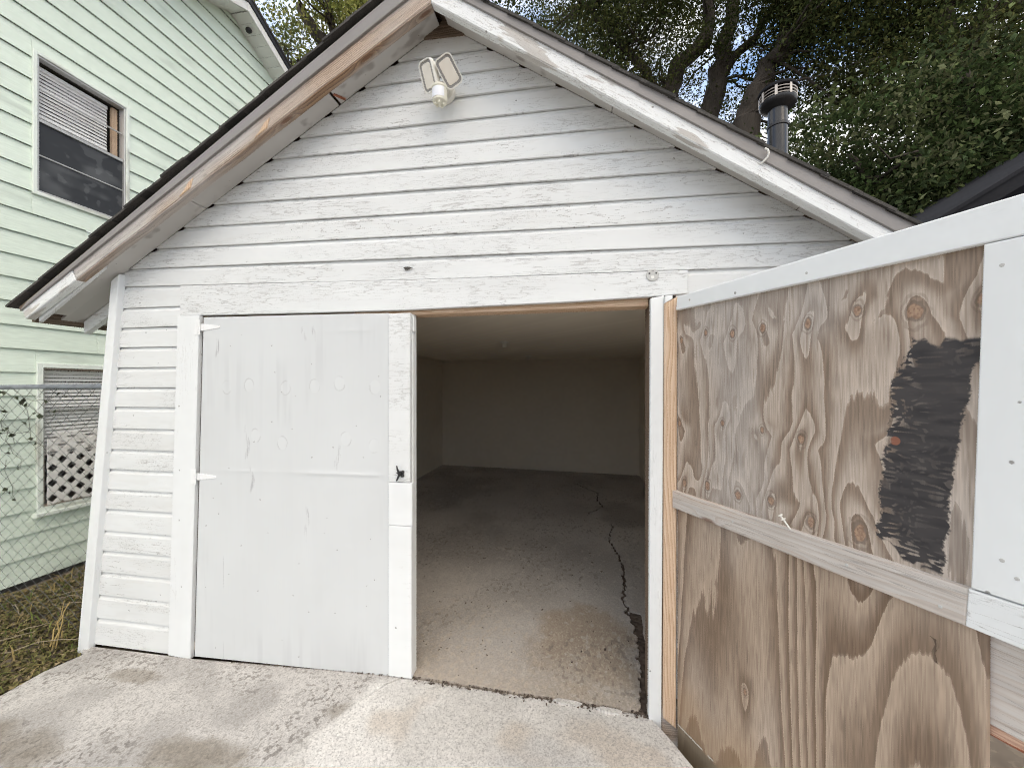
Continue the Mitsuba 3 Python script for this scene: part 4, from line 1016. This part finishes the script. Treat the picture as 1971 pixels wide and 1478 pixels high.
put('recess', mikit.ply(trimesh.creation.box(bounds=[[HXW - 0.52, y0 - 0.05, z0 - 0.05], [HXW - 0.5, y1 + 0.05, z1 + 0.05]]), 'room_dark'), W2)
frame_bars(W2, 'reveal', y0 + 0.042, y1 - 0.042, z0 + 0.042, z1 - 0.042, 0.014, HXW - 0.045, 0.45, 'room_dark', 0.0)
yz([(y0 - 0.02, 0.545), (y1 + 0.03, 0.545), (y1 + 0.03, 0.577), (y0 - 0.02, 0.577)], HXW + 0.045, 0.06, 0.004, 'x', 'mint_trim', W2, 'sill')

# lattice panel leaning in the lower window
LT = thing('lattice_panel', 'broken white plastic lattice panel set over the lower half of the green house window', 'lattice')
yl, yr_, zb0, zt0 = 2.632, 3.26, 0.63, 1.235
rgn = sbox(yl, zb0, yr_, zt0)
rr = np.random.default_rng(21)
for fam in (0, 1):
    for i in range(-9, 22):
        c0 = i * 0.128 + (0.02 if fam else 0.05)
        # strips run diagonally at 45 degrees
        s = 1 if fam == 0 else -1
        ln = LineString([(yl - 1 + c0, zb0 - s * 1.0), (yl + 1 + c0, zb0 + s * 1.0)])
        top = zt0 - 0.03 * rr.random() if fam == 0 else zt0
        pg = ln.buffer(0.0205, cap_style='flat').intersection(sbox(yl, zb0 + 0.01 * rr.random(), yr_, top))
        if fam == 1 and i in (8,):
            pg = pg.difference(Point(3.0, 0.95).buffer(0.06))
        if fam == 0 and i in (3,):
            pg = pg.difference(Point(2.86, 0.92).buffer(0.05))
        for g in getattr(pg, 'geoms', [pg]):
            if g.is_empty or g.area < 3e-4:
                continue
            c = list(g.exterior.coords)[:-1]
            put('strip', slab(c, (HXW + 0.030 + 0.007 * fam, 0, 0), V(0, 1, 0), EZ, 0.006, 0.001, 'x').shape('lattice_plastic'), LT)

# rakes of the house: soffit panels, fascia, drip edge, roof
RKS = []
for side, sl in ((1, -0.428), (-1, 0.45)):
    za = 6.416
    f = lambda y: za - 0.45 * abs(y - 4.44)
    ys = np.arange(0, 4.3, 0.115)
    for i, dy in enumerate(ys[:26]):
        a0, a1 = 4.44 + side * (dy + 0.0015), 4.44 + side * (dy + 0.1135)
        lo, hi = min(a0, a1), max(a0, a1)
        d = unit([0, hi - lo, f(hi) - f(lo)])
        o = V(HXW - 0.01, lo, f(lo) - 0.002)
        put('soffit_panel', slab(rect(0, (hi - lo) * math.hypot(1, 0.45), 0, 0.255), o, d, V(1, 0, 0), 0.008, 0.0018).shape('vinyl_soffit'), H)
    yA, yB = (4.44, 8.75) if side > 0 else (0.13, 4.44)
    pf = [(yA, f(yA) - 0.012), (yB, f(yB) - 0.012), (yB, f(yB) + 0.10), (yA, f(yA) + 0.10)]
    put('fascia', slab(pf, (-4.185, 0, 0), V(0, 1, 0), EZ, 0.02, 0.003).shape('white_metal'), H)
    pd = [(yA, f(yA) + 0.10), (yB, f(yB) + 0.10), (yB, f(yB) + 0.175), (yA, f(yA) + 0.175)]
    put('drip_edge', slab(pd, (-4.172, 0, 0), V(0, 1, 0), EZ, 0.03, 0.004).shape('black_paint'), H)
    n_ = unit([0, side * 0.45, 1])
    d = unit([0, side, -0.45])
    o = V(-4.165, 4.44, za + 0.178)
    L = 4.35 * math.hypot(1, 0.45)
    put('roof', slab(rect(0, L, -6.1, 0) if side > 0 else rect(0, L, 0, 6.1), o, d, V(1, 0, 0) if side > 0 else V(-1, 0, 0), 0.03, 0.002).shape('shingle_mat'), H)
put('apex_trim', slab(rect(-0.006, 0.006, 0, 0.26), V(HXW - 0.01, 4.44, 6.408), V(0, 1, 0), V(1, 0, 0), 0.004, 0.0).shape('lamp_gasket'), H)
SC = thing('security_camera', 'small black round fixture under the white soffit of the green house', 'security camera')
put('dome', mikit.ply(orient(lathe([(0, 0), (0.036, 0), (0.036, 0.018), (0.030, 0.032), (0.016, 0.042), (0, 0.045)], 24), (-4.335, 4.60, 6.335), (0.1, 0, -1)), 'black_paint', smooth=40), SC)
put('lens', mikit.ply(orient(lathe([(0, 0), (0.012, 0), (0.010, 0.008), (0, 0.01)], 16), (-4.312, 4.60, 6.308), (0.9, -0.3, -0.5)), 'flue_black', smooth=40), SC)

# ------------------------------------------------------------------ chain link fence
FN = thing('chain_link_fence', 'grey chain link fence with pipe top rail between the green house and the garage', 'fence')
fy_ = 2.20
put('top_rail', mikit.ply(tube([(-4.43, fy_, 1.617), (-3.06, fy_, 1.628)], 0.0165, 14), 'galvanized', smooth=40), FN)
put('post', mikit.ply(tube([(-3.02, fy_ + 0.03, -0.2), (-3.02, fy_ + 0.03, 1.63)], 0.022, 14), 'galvanized', smooth=40), FN)
ms = []
cw, ch = 0.110, 0.088
rr = np.random.default_rng(9)
for i in range(-2, 18):
    for s in (1, -1):
        xs0 = -4.43 + i * cw + (0.5 * cw if s < 0 else 0)
        pts = []
        x, z = xs0, 1.605
        # each wire zigzags down; here it is drawn as one diagonal run, woven over and under
        kk = 0
        while z > -0.10:
            pts.append((x + 0.003 * rr.normal() * (1.0 + 2.0 * (z < 0.4)), fy_ + 0.003 * (1 if kk % 2 else -1) + (0.02 * (0.5 - z) if z < 0.5 else 0), z))
            x += s * cw / 2; z -= ch / 2; kk += 1
        for j in range(len(pts) - 1):
            if -4.44 < pts[j][0] < -3.08 and -4.44 < pts[j + 1][0] < -3.08:
                ms.append(tube([pts[j], pts[j + 1]], 0.0016, 4))
for i in range(-18, 34):                         # runs that enter from the sides below the top
    for s in (1, -1):
        x = -4.43 + i * cw + (0.5 * cw if s < 0 else 0)
        if -2 <= i < 18:
            continue
        z, kk, pts = 1.605, 0, []
        while z > -0.10:
            pts.append((x, fy_ + 0.003 * (1 if kk % 2 else -1) + (0.02 * (0.5 - z) if z < 0.5 else 0), z))
            x += s * cw / 2; z -= ch / 2; kk += 1
        for j in range(len(pts) - 1):
            if -4.44 < pts[j][0] < -3.08 and -4.44 < pts[j + 1][0] < -3.08:
                ms.append(tube([pts[j], pts[j + 1]], 0.0016, 4))
put('wire_mesh', mikit.ply(cat(ms), 'wire_grey', smooth=True), FN)


# ------------------------------------------------------------------ leaves
def leaf_mesh(c, size, rng, col, aspect=0.5, updir=None, flat=0.0):
    """n diamond leaves with a fold, at c (n,3); col (n,3)"""
    n = len(c)
    d = rng.normal(size=(n, 3)); d[:, 2] = d[:, 2] * (1 - flat) - 0.35
    d /= np.linalg.norm(d, axis=1, keepdims=True)
    r = rng.normal(size=(n, 3)); r[:, 2] += flat * 3 + 0.8
    s = np.cross(d, r); s /= np.maximum(np.linalg.norm(s, axis=1, keepdims=True), 1e-6)
    nn = np.cross(s, d)
    L = (size * rng.uniform(0.6, 1.3, n))[:, None]
    W = L * aspect * rng.uniform(0.7, 1.2, n)[:, None]
    v = np.stack([c - d * L / 2, c + s * W / 2 + nn * W * 0.18, c + d * L / 2, c - s * W / 2 + nn * W * 0.18], 1).reshape(-1, 3)
    b = np.arange(n)[:, None] * 4
    f = np.concatenate([b + [0, 1, 2], b + [0, 2, 3]], 0)
    return trimesh.Trimesh(v, f, process=False), np.repeat(col, 4, 0)


def crown(lobes, per, spread, size, rng, pal, voids=(), aspect=0.5):
    cs, cols = [], []
    pal = np.asarray(pal, float)
    for (c, r, n) in lobes:
        m_ = max(8, n // 11)
        q = rng.normal(size=(m_, 3)); q /= np.linalg.norm(q, axis=1, keepdims=True)
        q *= (rng.random((m_, 1)) ** 0.42)
        p = (np.asarray(c) + q * np.asarray(r))[rng.integers(0, m_, n)] + rng.normal(size=(n, 3)) * np.array([0.30, 0.30, 0.16]) * (size / 0.085)
        keep = rng.random(n) < 0.86
        for vc, vr in voids:
            keep &= (((p - np.asarray(vc)) / np.asarray(vr)) ** 2).sum(1) > 1
        p = p[keep]
        tone = rng.integers(0, len(pal), len(p)); br = rng.uniform(0.75, 1.25, len(p))
        k = np.repeat(np.arange(len(p)), per)
        cs.append(p[k] + rng.normal(size=(len(k), 3)) * np.array([spread, spread, spread * 0.55]))
        cols.append(pal[tone[k]] * br[k][:, None] * rng.uniform(0.6, 1.3, (len(k), 1)) * np.where(rng.random((len(k), 1)) < 0.12, 1.7, 1.0))
    cs, cols = np.vstack(cs), np.vstack(cols)
    m, vc = leaf_mesh(cs, size, rng, cols, aspect)
    return m, np.clip(vc, 0, 1), cs


def wiggle(pts, rng, n=10, amp=0.05):
    ls = np.asarray(pts, float)
    t = np.linspace(0, len(ls) - 1, n)
    i = np.minimum(t.astype(int), len(ls) - 2)
    p = ls[i] + (ls[i + 1] - ls[i]) * (t - i)[:, None]
    e = rng.normal(size=p.shape) * amp; e[0] = 0
    return p + e


def tree(name, label, limbs, lobes, per, spread, size, pal, seed, voids=(), twigs=60, aspect=0.5):
    rng = np.random.default_rng(seed)
    t = thing(name, label, 'tree', 'trees behind the garage')
    ms = []
    for i, (pts, r0, r1) in enumerate(limbs):
        p = wiggle(pts, rng, 14, r0 * 0.25)
        m = tube(p, np.linspace(r0, r1, len(p)) * rng.uniform(0.9, 1.1, len(p)), 12)
        if i == 0:
            put('trunk', mikit.ply(m, 'bark', smooth=40), t)
        else:
            put('limb', mikit.ply(m, 'bark', smooth=40), t)
        ms.append(p)
    m, col, cs = crown(lobes, per, spread, size, rng, pal, voids, aspect)
    tw = []
    allp = np.vstack(ms)
    for i in rng.integers(0, len(cs), twigs):
        e = cs[i]; a = allp[np.argmin(((allp - e) ** 2).sum(1) + 2.0 * (allp[:, 2] > e[2]))]
        mid = (a + e) / 2 + rng.normal(size=3) * 0.25
        tw.append(tube(wiggle([a, mid, e], rng, 7, 0.05), np.linspace(0.035, 0.008, 7), 5))
    put('twigs', mikit.ply(cat(tw), 'bark', smooth=True), t, None, 'stuff')
    put('crown', mikit.ply(m, 'leaf_mat', smooth=False, color=col), t)
    return t


OAK = [(0.048, 0.061, 0.022), (0.066, 0.076, 0.027), (0.036, 0.051, 0.019), (0.085, 0.086, 0.032), (0.056, 0.066, 0.029)]
LIGHT = [(0.25, 0.26, 0.075), (0.20, 0.23, 0.07), (0.30, 0.29, 0.11), (0.15, 0.18, 0.06)]
WAXY = [(0.050, 0.072, 0.027), (0.078, 0.095, 0.040), (0.038, 0.058, 0.022), (0.115, 0.125, 0.066), (0.058, 0.080, 0.038)]
TC = V(0, 0, 1.62)
at = lambda a, h, y: V(a * y, y, 1.62 + h * y)      # bearing a (x per metre of depth) and rise h at depth y
tree('live_oak', 'big dark live oak with two grey trunks rising behind the garage roof', [
    ([(2.0, 11.4, -0.2), (2.15, 11.2, 4.0), (2.18, 11, 8.9), (2.3, 11, 9.4), (2.75, 11, 10.1), (3.05, 11, 10.7), (3.3, 11, 13.5)], 0.30, 0.14),
    ([(2.9, 11.3, -0.2), (3.05, 11, 6.0), (3.35, 11, 8.9), (3.45, 11, 9.6), (3.6, 11, 10.2), (3.72, 11, 10.8), (3.9, 11, 12.6)], 0.28, 0.15),
    ([(2.2, 11, 8.9), (1.2, 10.8, 10.4), (0.0, 10.6, 11.6)], 0.13, 0.05), ([(3.4, 11, 9.4), (4.4, 10.7, 10.6), (5.6, 10.4, 11.6)], 0.12, 0.05)],
    [((-1.2, 10.3, 9.6), (2.3, 1.8, 2.0), 520), ((1.3, 10.2, 10.6), (2.2, 1.8, 2.2), 560), ((0.6, 11.2, 8.2), (2.2, 1.5, 1.6), 320), ((3.2, 11.5, 12.2), (2.6, 1.6, 1.6), 300), ((1.0, 10.0, 12.6), (3.0, 2, 1.6), 320), ((4.9, 10.6, 9.6), (1.6, 1.6, 2.2), 330), ((2.6, 12.6, 7.2), (2.4, 1.2, 1.6), 200), ((2.9, 13.4, 10.8), (1.5, 1.0, 1.7), 150), ((-0.6, 12.2, 12.2), (2.4, 1.0, 1.6), 220)],
    40, 0.27, 0.085, OAK, 1, voids=[((2.95, 10.8, 10.9), (0.35, 3, 0.6)), ((4.05, 10.8, 11.0), (0.5, 3, 0.8))], twigs=80)
tree('live_oak', 'dark oak with a thick leaning trunk just left of the black flue pipe', [
    ([(4.0, 10.6, -0.2), (3.9, 10.2, 4.0), (3.72, 10, 7.6), (3.80, 10, 8.15), (4.20, 10, 8.75), (4.45, 10, 9.15), (5.2, 9.8, 10.2), (6.4, 9.5, 11.0)], 0.34, 0.14),
    ([(4.4, 10, 9.1), (4.6, 9.8, 10.4), (4.7, 9.6, 12)], 0.12, 0.05)],
    [((5.3, 9.8, 9.8), (2.0, 1.6, 1.9), 560), ((4.6, 9.4, 11.2), (2.2, 1.6, 1.5), 380), ((6.9, 9.6, 9.4), (1.8, 1.6, 2.0), 420), ((5.0, 10.6, 6.9), (1.7, 1.0, 1.1), 220)],
    42, 0.26, 0.082, OAK, 2, voids=[((4.55, 9.8, 8.0), (0.3, 2.5, 0.4))], twigs=60)
tree('live_oak', 'spreading dark oak whose bare limbs cross the blue sky at the right', [
    ([(7.4, 9.4, -0.2), (7.1, 9.2, 4.5), (6.9, 9, 7.4), (6.78, 9, 8.60), (7.30, 9, 9.45), (7.8, 8.9, 10.8)], 0.30, 0.15),
    ([(6.9, 9, 7.2), (7.42, 9, 8.35), (7.60, 9, 8.62), (8.05, 9, 8.80), (8.45, 9, 8.85), (9.4, 8.8, 9.3)], 0.19, 0.09),
    ([(7.40, 9, 8.40), (7.50, 9, 8.88), (7.76, 9, 9.15), (8.2, 9, 9.38), (8.9, 9, 9.8)], 0.08, 0.03)],
    [((6.2, 9.2, 10.0), (1.7, 1.3, 1.6), 330), ((6.4, 9.0, 7.7), (1.8, 1.2, 1.0), 330), ((8.6, 8.7, 7.6), (1.6, 1.2, 0.9), 300), ((8.9, 9.0, 8.5), (1.0, 0.8, 0.4), 70), ((8.3, 9.0, 11.2), (2.4, 1.4, 1.1), 180)],
    42, 0.24, 0.078, OAK, 3, voids=[((7.75, 9, 9.3), (0.55, 3, 0.55))], twigs=70)
tree('evergreen_tree', 'leafy evergreen with broad pale waxy leaves filling the right behind the flue pipe', [
    ([(5.6, 6.9, -0.2), (5.5, 6.7, 2.5), (5.3, 6.6, 4.5), (5.2, 6.5, 6.0)], 0.14, 0.05), ([(5.5, 6.7, 2.6), (4.4, 6.5, 4.2), (3.7, 6.4, 4.9)], 0.07, 0.03), ([(5.4, 6.7, 3.4), (6.4, 6.4, 5.0), (7.0, 6.2, 5.6)], 0.07, 0.03)],
    [((4.3, 6.6, 4.7), (1.4, 0.9, 1.2), 520), ((5.5, 6.4, 5.1), (1.3, 0.9, 1.3), 560), ((6.6, 6.5, 4.9), (1.2, 0.9, 1.5), 420), ((5.2, 6.6, 3.6), (2.2, 0.9, 1.1), 560), ((3.3, 6.9, 3.7), (0.9, 0.8, 1.0), 260), ((6.4, 6.3, 3.6), (1.4, 0.8, 1.1), 300)],
    34, 0.17, 0.085, WAXY + [(0.20, 0.085, 0.03)] if False else WAXY, 4, twigs=60, aspect=0.55)
tree('maple_tree', 'yellow green leafy tree behind the green house and the left rake of the garage', [
    ([(-7.6, 12.2, -0.2), (-7.75, 12, 5.0), (-7.9, 12, 8.6), (-8.2, 12, 12.8), (-8.75, 12, 13.5), (-9.3, 12, 14.4)], 0.30, 0.14),
    ([(-7.95, 12, 9.5), (-8.0, 12, 13.2), (-8.3, 12, 14.4)], 0.16, 0.10), ([(-7.9, 12, 8.8), (-8.7, 11.8, 11.2), (-9.6, 11.8, 12.4)], 0.09, 0.04), ([(-7.9, 12, 9), (-6.8, 11.6, 12), (-6.2, 11.4, 13.5)], 0.10, 0.05)],
    [((-8.9, 11.8, 12.0), (1.7, 1.5, 2.2), 110), ((-9.4, 11.6, 13.8), (2.0, 1.6, 1.6), 120), ((-7.2, 11.6, 13.2), (1.6, 1.4, 1.8), 120), ((-7.8, 11.8, 11.0), (1.6, 1.2, 1.6), 70), ((-6.0, 11.5, 13.6), (1.3, 1.4, 1.5), 170)],
    38, 0.26, 0.105, LIGHT, 5, twigs=60, aspect=0.7)
# a few rust coloured leaf sprays in the evergreen
# ------------------------------------------------------------------ vine on the fence
VN = thing('vine', 'thin climbing vine with small dark leaves on the chain link fence', 'vine')
rr = np.random.default_rng(15)
stems, lc = [], []
for x0, z0, x1, z1, n in ((-4.35, 1.58, -3.95, 1.25, 10), (-4.2, 1.60, -3.55, 1.56, 12), (-4.12, 1.58, -3.92, 1.05, 10), (-3.98, 1.60, -3.66, 1.42, 9), (-4.40, 1.35, -3.9, 1.30, 10), (-3.9, 1.5, -3.72, 1.15, 8), (-4.05, 1.1, -3.97, 0.80, 6)):
    p = wiggle([(x0, fy_ - 0.01, z0), ((x0 + x1) / 2, fy_ - 0.014, (z0 + z1) / 2 - 0.05), (x1, fy_ - 0.01, z1)], rr, n, 0.014)
    stems.append(tube(p, 0.0016, 5))
    for q in p[1:]:
        if rr.random() < 0.62:
            lc.append(q + rr.normal(size=3) * 0.008 + V(0, -0.012, 0))
put('stem', mikit.ply(cat(stems), 'bark', smooth=True), VN)
lc = np.array(lc)
m, col = leaf_mesh(lc, 0.034, rr, np.tile([[0.055, 0.062, 0.04]], (len(lc), 1)) * rr.uniform(0.6, 1.5, (len(lc), 1)), 0.9)
put('leaves', mikit.ply(m, 'leaf_mat', color=np.clip(col, 0, 1)), VN, None, 'stuff')

# ------------------------------------------------------------------ weeds and litter beside the apron
rr = np.random.default_rng(33)


def groundz(x, y):
    nr = np.exp(-((x + 3.6) / 1.6) ** 2 - ((y - 2) / 3.0) ** 2)
    return -0.16 + 0.05 * nr + 0.13 * np.clip((-3.25 - x) / 1.1, 0, 1) + 0.06 * (meshkit.fbm(np.stack([x * 2, y * 2, x * 0], -1), 3, 2) - 0.5)


n = 26000
x = rr.uniform(-4.40, -3.17, n); y = rr.uniform(0.2, 3.6, n)
keep = rr.random(n) < np.clip(1.25 - 0.55 * np.maximum(y - 1.9, 0) - 0.3 * (x < -4.2), 0.05, 1)
x, y = x[keep], y[keep]
c = np.stack([x, y, groundz(x, y) + 0.004 + 0.03 * rr.random(len(x)) * (y < 2.4)], 1)
pal = np.array([(0.20, 0.16, 0.08), (0.14, 0.13, 0.055), (0.25, 0.20, 0.12), (0.105, 0.095, 0.05), (0.17, 0.155, 0.065)])
m, col = leaf_mesh(c, 0.036, rr, pal[rr.integers(0, 5, len(c))] * rr.uniform(0.6, 1.3, (len(c), 1)), 0.45, flat=0.55)
put('leaf_litter', mikit.ply(m, 'litter_mat', color=np.clip(col, 0, 1)), None, 'matted dry olive brown weeds and leaf litter beside the concrete apron', 'stuff', 'leaf litter')
bl, bf, bc = [], [], []
for i in range(900):
    x, y = rr.uniform(-4.3, -3.18), rr.uniform(0.3, 2.7)
    z = float(groundz(np.array(x), np.array(y)))
    h = 0.05 + 0.10 * rr.random()
    d = rr.normal(size=2) * 0.6
    w = 0.0018 + 0.002 * rr.random()
    s = unit([-d[1], d[0], 0.001]) * w
    p = [V(x, y, z), V(x + d[0] * h * .4, y + d[1] * h * .4, z + h * .55), V(x + d[0] * h, y + d[1] * h, z + h * .65)]
    k0 = len(bl)
    bl += [p[0] - s, p[0] + s, p[1] - s, p[1] + s, p[2]]
    bf += [[k0, k0 + 1, k0 + 3], [k0, k0 + 3, k0 + 2], [k0 + 2, k0 + 3, k0 + 4]]
    cc = np.array([(0.15, 0.17, 0.05), (0.26, 0.20, 0.09), (0.10, 0.13, 0.04)][rr.integers(0, 3)]) * rr.uniform(0.7, 1.2)
    bc += [cc] * 5
put('grass', mikit.ply(trimesh.Trimesh(np.array(bl), np.array(bf), process=False), 'litter_mat', color=np.array(bc)), None, 'sparse thin grass blades among the dry weeds by the fence', 'stuff', 'grass')
st = []
for i in range(26):
    x, y = rr.uniform(-4.2, -3.3), rr.uniform(1.5, 3.2)
    z = float(groundz(np.array(x), np.array(y))) + 0.02
    a = rr.uniform(-0.4, 0.9)
    L = rr.uniform(0.2, 0.5)
    st.append(tube(wiggle([(x, y, z), (x + L / 2 * math.cos(a), y + L / 2 * math.sin(a), z + 0.03), (x + L * math.cos(a), y + L * math.sin(a), z + 0.02)], rr, 7, 0.008), np.linspace(0.0035, 0.0018, 7), 5))
mat('dry_stem', (0.30, 0.25, 0.18), 0.9)
mat('straw', (0.42, 0.31, 0.13), 0.8)
put('twig_litter', mikit.ply(cat(st), 'dry_stem', smooth=True), None, 'pale dry twigs lying on the dirt under the fence', 'stuff', 'twigs')
SW = thing('dry_stalk', 'straw yellow dry stalk standing by the foot of the white corner board', 'plant')
put('stem', mikit.ply(cat([tube(wiggle([(-3.42 + dx, 2.06, -0.14), (-3.40 + dx * 2, 2.08, 0.05), (-3.36 + dx * 3, 2.10, 0.20)], rr, 8, 0.006), np.linspace(0.005, 0.002, 8), 6) for dx in (0, 0.008, -0.006)]), 'straw', smooth=True), SW)
WD = thing('weed', 'small green broadleaf weed at the edge of the concrete apron', 'plant')
lc = np.array([(-3.31, 1.74, -0.10), (-3.29, 1.78, -0.085), (-3.34, 1.77, -0.09), (-3.27, 1.84, -0.09), (-3.30, 1.70, -0.10), (-3.36, 1.72, -0.10)])
m, col = leaf_mesh(lc, 0.075, rr, np.tile([[0.17, 0.24, 0.06]], (len(lc), 1)) * rr.uniform(0.8, 1.2, (len(lc), 1)), 0.5, flat=0.4)
put('leaf', mikit.ply(m, 'leaf_mat', color=col), WD)

# ------------------------------------------------------------------ dark neighbouring building behind the open door
NB = thing('neighbour_shed', 'charcoal gabled building showing above the open plywood door', 'building')
fz = lambda x: 3.064 + (x - 3.02) * 0.632
xa = 4.9
put('wall', slab([(2.95, -0.2), (6.85, -0.2), (6.85, fz(2.95) - 0.1), (xa, fz(xa) - 0.1), (2.95, fz(2.95) - 0.1)], (0, 4.25, 0), EX, EZ, 0.1, 0.0).shape('charcoal_paint'), NB)
put('barge_board', slab([(2.62, fz(2.62) - 0.14), (xa, fz(xa) - 0.14), (xa, fz(xa)), (2.62, fz(2.62))], (0, 3.98, 0), EX, EZ, 0.03, 0.004).shape('charcoal_paint'), NB)
put('barge_board', slab([(xa, fz(xa) - 0.14), (7.2, fz(2.6) - 0.14), (7.2, fz(2.6)), (xa, fz(xa))], (0, 3.98, 0), EX, EZ, 0.03, 0.004).shape('charcoal_paint'), NB)
put('soffit', slab([(0, 0), (2.7, 0), (2.7, 0.27), (0, 0.27)], V(2.62, 3.98, fz(2.62) - 0.12), V(1, 0, 0.632), V(0, 1, 0), 0.01, 0.0).shape('charcoal_paint'), NB)
for sgn, x1 in ((1, 2.6), (-1, 7.22)):
    L = math.hypot(xa - x1, fz(xa) - fz(2.6))
    d = unit([x1 - xa, 0, fz(2.6) - fz(xa)])
    if sgn > 0:
        sh = slab(rect(0, L, -8, -3.96), V(xa, 0, fz(xa) + 0.02), d, V(0, -1, 0), 0.03, 0.002)
    else:
        sh = slab(rect(0, L, 3.96, 8), V(xa, 0, fz(xa) + 0.02), d, V(0, 1, 0), 0.03, 0.002)
    put('roof', sh.shape('charcoal_paint'), NB)
